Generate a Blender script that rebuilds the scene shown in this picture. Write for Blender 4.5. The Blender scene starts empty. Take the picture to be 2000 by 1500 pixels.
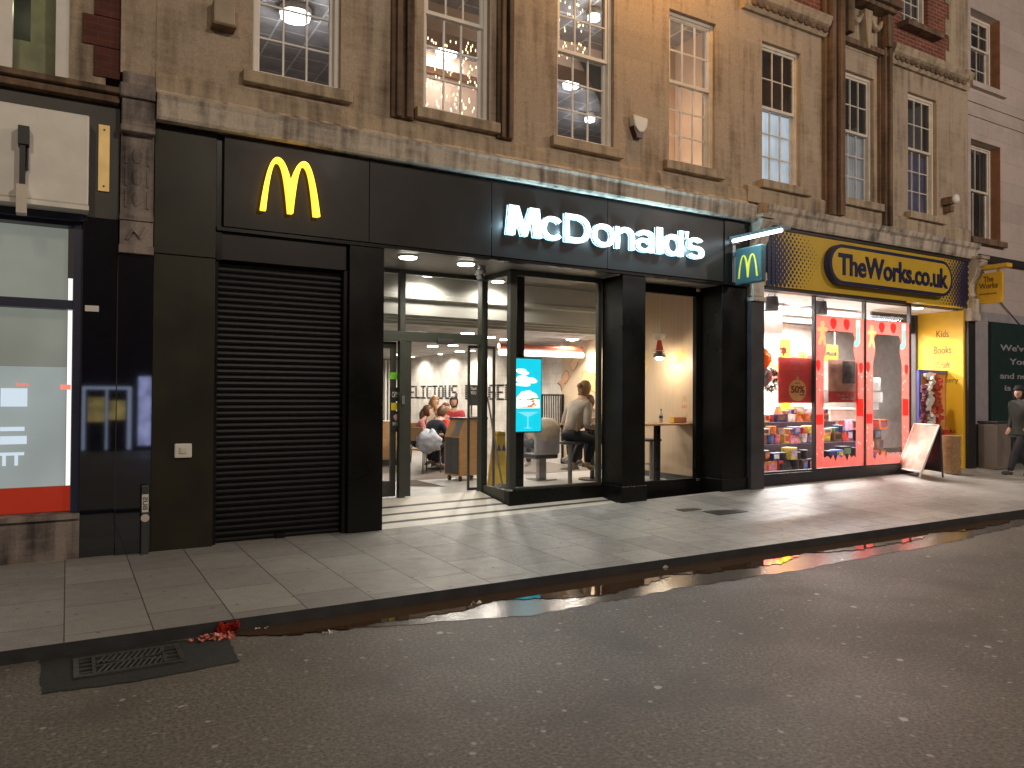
import bpy, bmesh, math, random
from mathutils import Vector, Matrix
random.seed(7)
R = math.radians
S = bpy.context.scene
C = S.collection

# ------------------------------------------------------------------ camera
YAW, PITCH, ROLL, FPX, CAMZ = R(30.43117), R(0.76767), R(0.328217), 1478.28, 1.75
FW = Vector((math.sin(YAW)*math.cos(PITCH), math.cos(YAW)*math.cos(PITCH), math.sin(PITCH)))
_r = Vector((math.cos(YAW), -math.sin(YAW), 0)); _u = _r.cross(FW)
RT = _r*math.cos(ROLL)+_u*math.sin(ROLL); UP = -_r*math.sin(ROLL)+_u*math.cos(ROLL)
cd = bpy.data.cameras.new('camera'); cam = bpy.data.objects.new('camera', cd); C.objects.link(cam)
M = Matrix((RT, UP, -FW)).transposed().to_4x4(); M.translation = Vector((0, 0, CAMZ)); cam.matrix_world = M
cd.sensor_width = 36; cd.lens = FPX/2000*36; cd.clip_end = 500; cd.clip_start = 0.05
S.camera = cam
S.render.resolution_x = 1024; S.render.resolution_y = 768
# ------------------------------------------------------------------ world, exposure
w = bpy.data.worlds.new('World'); S.world = w; w.use_nodes = True
bg = w.node_tree.nodes['Background']; bg.inputs[0].default_value = (0.55, 0.46, 0.40, 1); bg.inputs[1].default_value = 0.036
S.view_settings.view_transform = 'Standard'; S.view_settings.look = 'None'
S.view_settings.exposure = 0.8; S.view_settings.gamma = 1
# ------------------------------------------------------------------ street lighting (lamps out of frame)
def lamp(name, kind, loc, power, col, size=0.1, target=None, angle=150, blend=0.6):
    l = bpy.data.lights.new(name, kind); l.energy = power; l.color = col
    o = bpy.data.objects.new(name, l); C.objects.link(o); o.location = loc
    if kind == 'SPOT': l.spot_size = R(angle); l.spot_blend = blend
    if kind in ('SPOT', 'POINT'): l.shadow_soft_size = size
    if kind == 'AREA': l.size = size
    if target: o.rotation_euler = (Vector(target)-Vector(loc)).to_track_quat('-Z', 'Y').to_euler()
    return o
lamp('street_fill_light', 'POINT', (-3.0, -2.5, 8.5), 520, (1.0, 0.82, 0.63), 0.35)
lamp('street_fill_light', 'POINT', (17.0, -1.5, 8.5), 980, (1.0, 0.84, 0.74), 0.35)
lamp('street_fill_light', 'POINT', (5.5, -4.6, 9.0), 940, (1.0, 0.85, 0.70), 0.35)  # unseen third lamp, added to brighten the road in front
lamp('wall_lamp_light', 'POINT', (7.4, 7.55, 9.1), 150, (1.0, 0.50, 0.14), 0.12)

# ------------------------------------------------------------------ projection helpers: a photo pixel to a point on a real plane
def ray(px, py): return FW*FPX + RT*(px-1000) - UP*(py-750)
def P(px, py, Y):
    d = ray(px, py); t = Y/d.y; return (d.x*t, CAMZ+d.z*t)          # x, z on the plane y = Y
def Q(px, py, X):
    d = ray(px, py); t = X/d.x; return (d.y*t, CAMZ+d.z*t)          # y, z on the plane x = X
def G(px, py, z):
    d = ray(px, py); t = (z-CAMZ)/d.z; return (d.x*t, d.y*t)        # x, y on the plane at height z

# ------------------------------------------------------------------ mesh helpers
class MB:
    def __init__(s): s.v = []; s.f = []; s.smooth = False
    def add(s, vs, fs):
        n = len(s.v); s.v += [tuple(v) for v in vs]; s.f += [tuple(i+n for i in f) for f in fs]; return s
    def box(s, x0, x1, y0, y1, z0, z1):
        if x0 > x1: x0, x1 = x1, x0
        if y0 > y1: y0, y1 = y1, y0
        if z0 > z1: z0, z1 = z1, z0
        return s.add([(x0,y0,z0),(x1,y0,z0),(x1,y1,z0),(x0,y1,z0),(x0,y0,z1),(x1,y0,z1),(x1,y1,z1),(x0,y1,z1)],
              [(0,3,2,1),(4,5,6,7),(0,1,5,4),(1,2,6,5),(2,3,7,6),(3,0,4,7)])
    def obox(s, c, sx, sy, sz, rz=0, rx=0, ry=0):
        m = Matrix.Rotation(rz,3,'Z') @ Matrix.Rotation(ry,3,'Y') @ Matrix.Rotation(rx,3,'X')
        vs = [Vector(c)+m@Vector((a*sx/2,b*sy/2,d*sz/2)) for d in (-1,1) for a,b in ((-1,-1),(1,-1),(1,1),(-1,1))]
        return s.add(vs, [(0,3,2,1),(4,5,6,7),(0,1,5,4),(1,2,6,5),(2,3,7,6),(3,0,4,7)])
    def quad(s, *p): return s.add(p, [tuple(range(len(p)))])
    def prism(s, poly, fn, d0, d1):
        n = len(poly); a = [fn(u,v,d0) for u,v in poly]; b = [fn(u,v,d1) for u,v in poly]
        return s.add(a+b, [tuple(range(n)), tuple(range(2*n-1,n-1,-1))]+[(i,(i+1)%n,n+(i+1)%n,n+i) for i in range(n)])
    def tube(s, pts, r, n=10, cap=True):
        pts = [Vector(p) for p in pts]; rs = r if isinstance(r,(list,tuple)) else [r]*len(pts)
        rings = []; up = Vector((0,0,1))
        for i,p in enumerate(pts):
            t = (pts[min(i+1,len(pts)-1)]-pts[max(i-1,0)]).normalized()
            a = t.cross(up if abs(t.z) < .9 else Vector((1,0,0))).normalized(); b = t.cross(a)
            rings.append([p+(a*math.cos(2*math.pi*k/n)+b*math.sin(2*math.pi*k/n))*rs[i] for k in range(n)])
        vs = [q for g in rings for q in g]; fs = []
        for i in range(len(pts)-1):
            for k in range(n): fs.append((i*n+k,i*n+(k+1)%n,(i+1)*n+(k+1)%n,(i+1)*n+k))
        if cap: fs += [tuple(range(n-1,-1,-1)), tuple(range((len(pts)-1)*n,len(pts)*n))]
        return s.add(vs, fs)
    def cyl(s, c, r, h, n=24): return s.tube([c,(c[0],c[1],c[2]+h)], r, n)
    def lathe(s, c, prof, n=24):
        vs = [(c[0]+r*math.cos(2*math.pi*k/n), c[1]+r*math.sin(2*math.pi*k/n), c[2]+z) for r,z in prof for k in range(n)]
        fs = [(i*n+k,i*n+(k+1)%n,(i+1)*n+(k+1)%n,(i+1)*n+k) for i in range(len(prof)-1) for k in range(n)]
        fs += [tuple(range(n-1,-1,-1)), tuple(range((len(prof)-1)*n,len(prof)*n))]
        return s.add(vs, fs)
    def ell(s, c, rx, ry, rz, seg=16, ring=10, rot=None, f=None):
        vs=[]; 
        for i in range(ring+1):
            th = math.pi*i/ring
            for k in range(seg):
                ph = 2*math.pi*k/seg; v = Vector((math.sin(th)*math.cos(ph), math.sin(th)*math.sin(ph), math.cos(th)))
                q = f(v) if f else 1.0
                v = Vector((v.x*rx*q, v.y*ry*q, v.z*rz*q))
                if rot: v = rot@v
                vs.append(Vector(c)+v)
        fs = [(i*seg+k,(i+1)*seg+k,(i+1)*seg+(k+1)%seg,i*seg+(k+1)%seg) for i in range(ring) for k in range(seg)]
        return s.add(vs, fs)
FA = lambda Y: (lambda u,v,d: (u, Y-d, v))           # outline on a plane facing the street
SD = lambda X: (lambda u,v,d: (X-d, -u, v))          # outline on a plane facing left (-x); u = -y

def link_mesh(name, me, m, parent=None, bevel=0):
    o = bpy.data.objects.new(name, me); C.objects.link(o)
    if m: me.materials.append(m)
    if parent is not None:
        o.parent = parent
        if parent.get('_w'): o.location = -Vector(parent['_w'])
    if bevel:
        b = o.modifiers.new('bevel','BEVEL'); b.width = bevel; b.segments = 2; b.limit_method = 'ANGLE'
    return o
def part(name, mb, m, parent=None, smooth=False, bevel=0, label=None):
    me = bpy.data.meshes.new(name); me.from_pydata(mb.v, [], mb.f); me.update()
    b = bmesh.new(); b.from_mesh(me); bmesh.ops.remove_doubles(b, verts=b.verts, dist=1e-5) if smooth else None
    bmesh.ops.recalc_face_normals(b, faces=b.faces)
    b.to_mesh(me); b.free()
    if smooth:
        for p in me.polygons: p.use_smooth = True
    if parent is not None and parent.parent is not None:      # a sub-part under a part mesh whose own origin may be shifted
        o = bpy.data.objects.new(name, me); C.objects.link(o); me.materials.append(m); o.parent = parent
    else:
        o = link_mesh(name, me, m, parent, 0)
    if bevel:
        q = o.modifiers.new('bevel','BEVEL'); q.width = bevel; q.segments = 2; q.limit_method = 'ANGLE'
    if label: o['label'] = label
    return o
def thing(name, label, cat, loc=(0,0,0), rz=0, group=None, world=True):
    o = bpy.data.objects.new(name, None); C.objects.link(o); o.location = loc; o.rotation_euler = (0,0,rz)
    o.empty_display_size = .1
    if world: o['_w'] = list(loc)
    o['label'] = label; o['category'] = cat
    if group: o['group'] = group
    return o
def tag(o, label, cat, group=None):
    o['label'] = label; o['category'] = cat
    if group: o['group'] = group
    return o
def struct(o, kind='structure'): o['kind'] = kind; return o
def dup(root, loc, rz=0, label=None):
    r = root.copy(); C.objects.link(r); r.location = loc; r.rotation_euler = (0,0,rz)
    if label: r['label'] = label
    for ch in list(root.children):
        c = ch.copy(); C.objects.link(c); c.parent = r
        for g in list(ch.children):
            d = g.copy(); C.objects.link(d); d.parent = c
    return r

def text_mb(body, x0, x1, z0, z1, fn, depth=0.01, bold=0.0, d0=0.0, spacing=1.0, line=1.0, fit=True, align='LEFT'):
    """lettering as solid mesh, fitted to a box on a plane"""
    cu = bpy.data.curves.new('lettering','FONT'); cu.body = body; cu.offset = bold; cu.space_character = spacing
    cu.space_line = line; cu.resolution_u = 4; cu.fill_mode = 'BOTH'; cu.extrude = 0.5; cu.align_x = align
    o = bpy.data.objects.new('lettering', cu); C.objects.link(o)
    dg = bpy.context.evaluated_depsgraph_get(); me = bpy.data.meshes.new_from_object(o.evaluated_get(dg))
    vs = [v.co.copy() for v in me.vertices]; fs = [tuple(p.vertices) for p in me.polygons]
    bpy.data.objects.remove(o); bpy.data.curves.remove(cu); bpy.data.meshes.remove(me)
    ax,bx = min(v.x for v in vs),max(v.x for v in vs); ay,by = min(v.y for v in vs),max(v.y for v in vs)
    mb = MB()
    mb.add([fn(x0+(v.x-ax)/(bx-ax)*(x1-x0), z0+(v.y-ay)/(by-ay)*(z1-z0), d0+(depth if v.z > 0 else 0)) for v in vs], fs)
    return mb

# ------------------------------------------------------------------ materials
def nodes(name):
    m = bpy.data.materials.new(name); m.use_nodes = True; nt = m.node_tree
    return m, nt, nt.nodes['Principled BSDF'], nt.nodes['Material Output']
def _n(nt, t, **k):
    n = nt.nodes.new(t)
    for a,b in k.items(): setattr(n, a, b)
    return n
def mat(name, col, rough=.6, metal=0, var=.12, scale=6, bump=0, bscale=60, ior=1.5, stretch=None, rvar=0):
    m, nt, b, out = nodes(name); L = nt.links
    b.inputs['Roughness'].default_value = rough; b.inputs['Metallic'].default_value = metal; b.inputs['IOR'].default_value = ior
    tc = _n(nt,'ShaderNodeTexCoord'); mp = _n(nt,'ShaderNodeMapping'); L.new(tc.outputs['Object'], mp.inputs[0])
    if stretch: mp.inputs['Scale'].default_value = stretch
    ns = _n(nt,'ShaderNodeTexNoise'); ns.inputs['Scale'].default_value = scale; ns.inputs['Detail'].default_value = 6
    L.new(mp.outputs[0], ns.inputs[0])
    rp = _n(nt,'ShaderNodeValToRGB'); e = rp.color_ramp.elements
    e[0].position = .3; e[1].position = .7
    e[0].color = tuple(c*(1-var) for c in col)+(1,); e[1].color = tuple(min(1,c*(1+var)) for c in col)+(1,)
    L.new(ns.outputs[0], rp.inputs[0]); L.new(rp.outputs[0], b.inputs['Base Color'])
    if rvar:
        mr = _n(nt,'ShaderNodeMapRange'); L.new(ns.outputs[0], mr.inputs[0])
        mr.inputs[1].default_value=.3; mr.inputs[2].default_value=.7; mr.inputs[3].default_value = max(0,rough-rvar); mr.inputs[4].default_value = rough+rvar
        L.new(mr.outputs[0], b.inputs['Roughness'])
    if bump:
        n2 = _n(nt,'ShaderNodeTexNoise'); n2.inputs['Scale'].default_value = bscale; n2.inputs['Detail'].default_value = 8
        L.new(mp.outputs[0], n2.inputs[0]); bp = _n(nt,'ShaderNodeBump'); bp.inputs['Strength'].default_value = bump; bp.inputs['Distance'].default_value = .01
        L.new(n2.outputs[0], bp.inputs['Height']); L.new(bp.outputs[0], b.inputs['Normal'])
    return m
def emit(name, col, s, var=0, scale=8, base=.6):
    m, nt, b, out = nodes(name)
    b.inputs['Base Color'].default_value = tuple(c*base for c in col)+(1,)
    b.inputs['Emission Color'].default_value = tuple(col)+(1,); b.inputs['Emission Strength'].default_value = s
    if var:
        tc = _n(nt,'ShaderNodeTexCoord'); ns = _n(nt,'ShaderNodeTexNoise'); ns.inputs['Scale'].default_value = scale
        nt.links.new(tc.outputs['Object'], ns.inputs[0]); mr = _n(nt,'ShaderNodeMapRange')
        mr.inputs[1].default_value=.3; mr.inputs[2].default_value=.7; mr.inputs[3].default_value = s*(1-var); mr.inputs[4].default_value = s*(1+var)
        nt.links.new(ns.outputs[0], mr.inputs[0]); nt.links.new(mr.outputs[0], b.inputs['Emission Strength'])
    return m
def glassm(name, tint=(1,1,1), refl=1.45, refl_haze=0.0):
    m = bpy.data.materials.new(name); m.use_nodes = True; nt = m.node_tree; nt.nodes.clear(); L = nt.links
    out = _n(nt,'ShaderNodeOutputMaterial'); tr = _n(nt,'ShaderNodeBsdfTransparent'); gl = _n(nt,'ShaderNodeBsdfGlossy')
    tr.inputs[0].default_value = tint+(1,); gl.inputs['Roughness'].default_value = .01
    fr = _n(nt,'ShaderNodeFresnel'); fr.inputs[0].default_value = refl; mx = _n(nt,'ShaderNodeMixShader')
    L.new(fr.outputs[0], mx.inputs[0]); L.new(tr.outputs[0], mx.inputs[1]); L.new(gl.outputs[0], mx.inputs[2])
    last = mx
    if refl_haze:
        df = _n(nt,'ShaderNodeBsdfDiffuse'); df.inputs[0].default_value = (.5,.5,.5,1); m2 = _n(nt,'ShaderNodeMixShader')  # grey haze in the pane colour, standing in for dim reflections
        tc = _n(nt,'ShaderNodeTexCoord'); ns = _n(nt,'ShaderNodeTexNoise'); ns.inputs['Scale'].default_value = 2
        L.new(tc.outputs['Object'], ns.inputs[0]); mt = _n(nt,'ShaderNodeMath', operation='MULTIPLY'); mt.inputs[1].default_value = refl_haze*2
        L.new(ns.outputs[0], mt.inputs[0]); L.new(mt.outputs[0], m2.inputs[0]); L.new(mx.outputs[0], m2.inputs[1]); L.new(df.outputs[0], m2.inputs[2]); last = m2
    L.new(last.outputs[0], out.inputs[0]); return m

def stone_mat(name, col, dark, stain=.5, course=.0, cw=.9, ch=.36, streak=True, rough=.85, lo=.45, hi=.75):
    """weathered ashlar: blotches, vertical run-off streaks, thin joints"""
    m, nt, b, out = nodes(name); L = nt.links; b.inputs['Roughness'].default_value = rough
    tc = _n(nt,'ShaderNodeTexCoord')
    n1 = _n(nt,'ShaderNodeTexNoise'); n1.inputs['Scale'].default_value = 1.05; n1.inputs['Detail'].default_value = 9; n1.inputs['Roughness'].default_value=.65
    L.new(tc.outputs['Object'], n1.inputs[0])
    mp = _n(nt,'ShaderNodeMapping'); mp.inputs['Scale'].default_value = (6,6,.55); L.new(tc.outputs['Object'], mp.inputs[0])
    n2 = _n(nt,'ShaderNodeTexNoise'); n2.inputs['Scale'].default_value = 1.5; n2.inputs['Detail'].default_value = 7; L.new(mp.outputs[0], n2.inputs[0])
    mpb = _n(nt,'ShaderNodeMapping'); mpb.inputs['Scale'].default_value = (1.2,1.2,6); L.new(tc.outputs['Object'], mpb.inputs[0])
    n4 = _n(nt,'ShaderNodeTexNoise'); n4.inputs['Scale'].default_value = 3; n4.inputs['Detail'].default_value = 9; L.new(mpb.outputs[0], n4.inputs[0])
    mul = _n(nt,'ShaderNodeMix'); mul.data_type = 'FLOAT'; mul.inputs[0].default_value = .55 if streak else .15
    L.new(n1.outputs[0], mul.inputs[2]); L.new(n2.outputs[0], mul.inputs[3])
    mu2 = _n(nt,'ShaderNodeMix'); mu2.data_type='FLOAT'; mu2.inputs[0].default_value = .14
    L.new(mul.outputs[0], mu2.inputs[2]); L.new(n4.outputs[0], mu2.inputs[3])
    mr = _n(nt,'ShaderNodeMapRange'); mr.inputs[1].default_value = lo; mr.inputs[2].default_value = hi; mr.inputs[3].default_value = 0; mr.inputs[4].default_value = stain
    L.new(mu2.outputs[0], mr.inputs[0])
    cx = _n(nt,'ShaderNodeMix'); cx.data_type = 'RGBA'; cx.inputs[6].default_value = tuple(col)+(1,); cx.inputs[7].default_value = tuple(dark)+(1,)
    L.new(mr.outputs[0], cx.inputs[0]); last = cx.outputs[2]
    fine = _n(nt,'ShaderNodeTexNoise'); fine.inputs['Scale'].default_value = 55; fine.inputs['Detail'].default_value = 6; L.new(tc.outputs['Object'], fine.inputs[0])
    fr = _n(nt,'ShaderNodeMapRange'); fr.inputs[1].default_value=.3; fr.inputs[2].default_value=.7; fr.inputs[3].default_value=.82; fr.inputs[4].default_value=1.12
    L.new(fine.outputs[0], fr.inputs[0])
    vm = _n(nt,'ShaderNodeVectorMath', operation='SCALE'); L.new(last, vm.inputs[0]); L.new(fr.outputs[0], vm.inputs['Scale']); last = vm.outputs[0]
    hgt = fine.outputs[0]
    if course:
        sp = _n(nt,'ShaderNodeSeparateXYZ'); L.new(tc.outputs['Object'], sp.inputs[0]); cb = _n(nt,'ShaderNodeCombineXYZ')
        L.new(sp.outputs[0], cb.inputs[0]); L.new(sp.outputs[2], cb.inputs[1])
        br = _n(nt,'ShaderNodeTexBrick'); br.inputs['Scale'].default_value = 1; br.inputs['Brick Width'].default_value = cw; br.inputs['Row Height'].default_value = ch
        br.inputs['Mortar Size'].default_value = .006; br.inputs['Mortar Smooth'].default_value=.4
        br.inputs['Color1'].default_value=(1,1,1,1); br.inputs['Color2'].default_value=(.86,.86,.86,1); br.inputs['Mortar'].default_value=(1-course,1-course,1-course,1)
        L.new(cb.outputs[0], br.inputs[0]); m3 = _n(nt,'ShaderNodeMix'); m3.data_type='RGBA'; m3.blend_type='MULTIPLY'; m3.inputs[0].default_value=1
        L.new(last, m3.inputs[6]); L.new(br.outputs[0], m3.inputs[7]); last = m3.outputs[2]
    L.new(last, b.inputs['Base Color'])
    bp = _n(nt,'ShaderNodeBump'); bp.inputs['Strength'].default_value=.22; bp.inputs['Distance'].default_value=.006; L.new(n4.outputs[0], bp.inputs['Height'])
    b2 = _n(nt,'ShaderNodeBump'); b2.inputs['Strength'].default_value=.35; b2.inputs['Distance'].default_value=.004; L.new(fine.outputs[0], b2.inputs['Height']); L.new(bp.outputs[0], b2.inputs['Normal'])
    L.new(b2.outputs[0], b.inputs['Normal']); return m
def brick_mat(name, c1, c2, mortar, bw=.225, rh=.075, ms=.006, rough=.85, plane='xz', vary=True):
    m, nt, b, out = nodes(name); L = nt.links; b.inputs['Roughness'].default_value = rough
    tc = _n(nt,'ShaderNodeTexCoord'); sp = _n(nt,'ShaderNodeSeparateXYZ'); L.new(tc.outputs['Object'], sp.inputs[0]); cb = _n(nt,'ShaderNodeCombineXYZ')
    i,j = {'xz':(0,2),'yz':(1,2),'yx':(1,0)}[plane]
    L.new(sp.outputs[i], cb.inputs[0]); L.new(sp.outputs[j], cb.inputs[1])
    br = _n(nt,'ShaderNodeTexBrick'); br.inputs['Scale'].default_value=1; br.inputs['Brick Width'].default_value=bw; br.inputs['Row Height'].default_value=rh
    br.inputs['Mortar Size'].default_value=ms; br.inputs['Mortar Smooth'].default_value=.2; br.inputs['Bias'].default_value=0
    br.inputs['Color1'].default_value=tuple(c1)+(1,); br.inputs['Color2'].default_value=tuple(c2)+(1,); br.inputs['Mortar'].default_value=tuple(mortar)+(1,)
    L.new(cb.outputs[0], br.inputs[0])
    ns = _n(nt,'ShaderNodeTexNoise'); ns.inputs['Scale'].default_value=3; ns.inputs['Detail'].default_value=8; L.new(tc.outputs['Object'], ns.inputs[0])
    mr=_n(nt,'ShaderNodeMapRange'); mr.inputs[1].default_value=.3; mr.inputs[2].default_value=.7; mr.inputs[3].default_value=.7; mr.inputs[4].default_value=1.15; L.new(ns.outputs[0], mr.inputs[0])
    vm=_n(nt,'ShaderNodeVectorMath', operation='SCALE'); L.new(br.outputs[0], vm.inputs[0]); L.new(mr.outputs[0], vm.inputs['Scale'])
    L.new(vm.outputs[0], b.inputs['Base Color']); return m

def ground_mat(name, col, kind):
    m, nt, b, out = nodes(name); L = nt.links; tc = _n(nt,'ShaderNodeTexCoord')
    def noise(scale, det=6, vec=None):
        n=_n(nt,'ShaderNodeTexNoise'); n.inputs['Scale'].default_value=scale; n.inputs['Detail'].default_value=det; L.new(vec or tc.outputs['Object'], n.inputs[0]); return n.outputs[0]
    def rng(src,a,b_,c,d):
        r=_n(nt,'ShaderNodeMapRange'); L.new(src,r.inputs[0])
        for i,v in enumerate((a,b_,c,d)): r.inputs[i+1].default_value=v
        return r.outputs[0]
    def mixc(f,a,b_,blend='MIX'):
        x=_n(nt,'ShaderNodeMix'); x.data_type='RGBA'; x.blend_type=blend
        if isinstance(f,(int,float)): x.inputs[0].default_value=f
        else: L.new(f,x.inputs[0])
        for i,q in ((6,a),(7,b_)):
            if isinstance(q,tuple): x.inputs[i].default_value=q+(1,)
            else: L.new(q,x.inputs[i])
        return x.outputs[2]
    big = noise(.55,8); fine = noise(140 if kind=='road' else 70,4); med = noise(7,8)
    c = mixc(rng(big,.35,.65,0,1), tuple(v*.82 for v in col), tuple(v*1.15 for v in col))
    c = mixc(rng(med,.3,.7,0,.5), c, tuple(v*.7 for v in col))
    c = mixc(rng(fine,.3,.72,0,.55), c, tuple(min(1,v*1.9) for v in col))
    if kind=='road':
        c = mixc(rng(noise(48,3),.42,.62,0,.8), c, tuple(v*.5 for v in col)); c = mixc(rng(noise(38,2),.55,.68,0,.6), c, tuple(v*1.9 for v in col)); c = mixc(rng(noise(1.7,9),.5,.68,0,.55), c, tuple(v*.55 for v in col))
    if kind=='road':
        rs = rng(big,.35,.65,.62,.5)
        for sc,rad,keep,val in ((2.9,.050,.5,.36),(4.7,.065,.62,.26),(7.3,.07,.7,.24),(1.3,.032,.7,.5)):
            v=_n(nt,'ShaderNodeTexVoronoi'); v.inputs['Scale'].default_value=sc; v.voronoi_dimensions='2D'
            wv=_n(nt,'ShaderNodeMix'); wv.data_type='VECTOR'; wv.inputs[0].default_value=.03
            nn=_n(nt,'ShaderNodeTexNoise'); nn.inputs['Scale'].default_value=18; L.new(tc.outputs['Object'],nn.inputs[0])
            L.new(tc.outputs['Object'],wv.inputs[4]); L.new(nn.outputs[1],wv.inputs[5]); L.new(wv.outputs[1],v.inputs[0])
            spot=rng(v.outputs['Distance'],rad*.75,rad,1,0)
            sx=_n(nt,'ShaderNodeSeparateColor'); L.new(v.outputs['Color'],sx.inputs[0]); k=rng(sx.outputs[0],keep,keep+.02,0,1)
            mm=_n(nt,'ShaderNodeMath',operation='MULTIPLY'); L.new(spot,mm.inputs[0]); L.new(k,mm.inputs[1])
            m4=_n(nt,'ShaderNodeMath',operation='MULTIPLY'); L.new(mm.outputs[0],m4.inputs[0]); m4.inputs[1].default_value=.85
            c = mixc(m4.outputs[0], c, (val,val*.95,val*.85))
    else:
        sp=_n(nt,'ShaderNodeSeparateXYZ'); L.new(tc.outputs['Object'],sp.inputs[0]); cb=_n(nt,'ShaderNodeCombineXYZ'); L.new(sp.outputs[1],cb.inputs[0]); L.new(sp.outputs[0],cb.inputs[1])
        br=_n(nt,'ShaderNodeTexBrick'); br.inputs['Scale'].default_value=1; br.inputs['Brick Width'].default_value=.78; br.inputs['Row Height'].default_value=.535
        br.inputs['Mortar Size'].default_value=.005; br.inputs['Mortar Smooth'].default_value=.3; br.offset=.37
        br.inputs['Color1'].default_value=(1,1,1,1); br.inputs['Color2'].default_value=(.72,.72,.74,1); br.inputs['Mortar'].default_value=(.16,.15,.14,1); L.new(cb.outputs[0],br.inputs[0])
        c = mixc(1.0, c, br.outputs[0],'MULTIPLY')
        v=_n(nt,'ShaderNodeTexVoronoi'); v.inputs['Scale'].default_value=1.9; v.voronoi_dimensions='2D'; L.new(tc.outputs['Object'],v.inputs[0])
        spot=rng(v.outputs['Distance'],.022,.035,.7,0); c = mixc(spot, c, (.05,.045,.04))
        rs = rng(med,.3,.7,.42,.58)
    L.new(c,b.inputs['Base Color']); L.new(rs,b.inputs['Roughness'])
    bp=_n(nt,'ShaderNodeBump'); bp.inputs['Strength'].default_value=.55 if kind=='road' else .10; bp.inputs['Distance'].default_value=.006; L.new(fine,bp.inputs['Height'])
    if kind!='road':
        b2=_n(nt,'ShaderNodeBump'); b2.inputs['Strength'].default_value=.5; b2.inputs['Distance'].default_value=.004; L.new(br.outputs['Fac'],b2.inputs['Height']); b2.invert=True; L.new(bp.outputs[0],b2.inputs['Normal']); bp=b2
    L.new(bp.outputs[0],b.inputs['Normal']); return m

m_road = ground_mat('asphalt', (.136,.123,.105), 'road')
m_pave = ground_mat('paving_stone', (.285,.275,.25), 'pave')
m_kerb = mat('kerb_granite', (.22,.21,.185), .45, var=.2, scale=9, bump=.15)
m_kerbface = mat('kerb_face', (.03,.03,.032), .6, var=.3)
m_stone = stone_mat('sandstone', (.42,.335,.245), (.12,.075,.045), .95, course=.09, cw=1.15, ch=.42, lo=.49, hi=.70)
m_trim = stone_mat('sandstone_trim', (.42,.335,.235), (.09,.065,.045), .9, lo=.46, hi=.66)
m_corn = stone_mat('cornice_stone', (.52,.45,.36), (.10,.085,.07), .95, lo=.46, hi=.62)
m_soot = stone_mat('sooty_stone', (.20,.13,.08), (.04,.027,.018), .95, lo=.42, hi=.62)
m_carve = stone_mat('carved_stone', (.30,.25,.22), (.05,.042,.04), .95, lo=.42, hi=.6)
m_stucco = stone_mat('painted_stucco', (.50,.42,.38), (.26,.22,.20), .6, course=.3, cw=40, ch=.43, streak=False)
m_brick = brick_mat('red_brick', (.21,.055,.03), (.14,.04,.025), (.30,.22,.16))
m_brick2 = brick_mat('dark_red_brick', (.12,.03,.02), (.09,.025,.018), (.10,.05,.035))
m_white = mat('white_paint', (.72,.69,.63), .45, var=.06)
m_offw = mat('aged_white_paint', (.62,.56,.47), .55, var=.12)
m_black = mat('black_cladding', (.007,.007,.006), .32, var=.2, scale=2, rvar=.08)
m_olive = mat('dark_olive_cladding', (.027,.025,.015), .38, var=.25, scale=1.5, rvar=.08)
m_fasc = mat('dark_fascia_panel', (.022,.019,.017), .42, var=.18, scale=1.5, rvar=.06)
m_shut = mat('black_shutter', (.006,.006,.006), .40, var=.2)
for _m_ in (m_black,m_olive,m_fasc,m_shut): _m_.node_tree.nodes['Principled BSDF'].inputs['Specular IOR Level'].default_value=.22
m_granite = mat('polished_dark_granite', (.004,.005,.010), .035, var=.35, scale=30, ior=1.9)
m_green = mat('dark_green_frame', (.045,.050,.038), .38, var=.1)
m_darkbl = mat('navy_paint', (.02,.025,.06), .4)
m_grey = mat('grey_metal', (.28,.28,.28), .35, .6)
m_dgrey = mat('dark_grey_plastic', (.05,.05,.052), .4)
m_steel = mat('brushed_steel', (.45,.45,.45), .3, .9)
m_glass = glassm('shop_glass')
m_glassu = glassm('window_glass', (.93,.95,.95), 1.5, .045)
m_tile_f = mat('pale_floor_tile', (.50,.49,.47), .35, var=.06)
m_ceil = brick_mat('ceiling_tile', (.42,.41,.40), (.40,.39,.38), (.62,.61,.60), .6,.6,.02,.8,'yx')
m_ceilup = brick_mat('grey_ceiling_grid', (.40,.38,.375), (.38,.36,.355), (.75,.73,.72), .6,.6,.018,.8,'yx')
m_walltile = brick_mat('white_wall_tile', (.74,.69,.62), (.72,.67,.60), (.56,.51,.46), .22,.22,.005,.3,'yz')
m_woodwall = mat('pale_oak_panel', (.60,.45,.30), .5, var=.05, scale=3, stretch=(8,8,.4))
m_warmwall = mat('warm_plaster', (.60,.41,.28), .8, var=.03)
m_wood = mat('light_wood', (.42,.24,.11), .5, var=.12, scale=4, stretch=(1,1,8))
m_bulk = mat('grey_bulkhead', (.42,.42,.38), .5, var=.04)
m_red = mat('red_plastic', (.55,.035,.02), .4)
m_yel = mat('yellow_plastic', (.75,.50,.02), .4)
m_yfasc = mat('yellow_fascia', (.56,.37,.03), .42, var=.08, scale=2)
m_ywall = mat('yellow_panel', (.66,.40,.02), .5, var=.06, scale=2)
m_navy = mat('navy_lettering', (.012,.016,.06), .4)
m_brown = mat('brown_lettering', (.10,.05,.02), .5)
m_lampw = emit('lamp_warm', (1,.93,.80), 9)
m_lampc = emit('lamp_cool', (.93,.97,1), 9)

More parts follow.
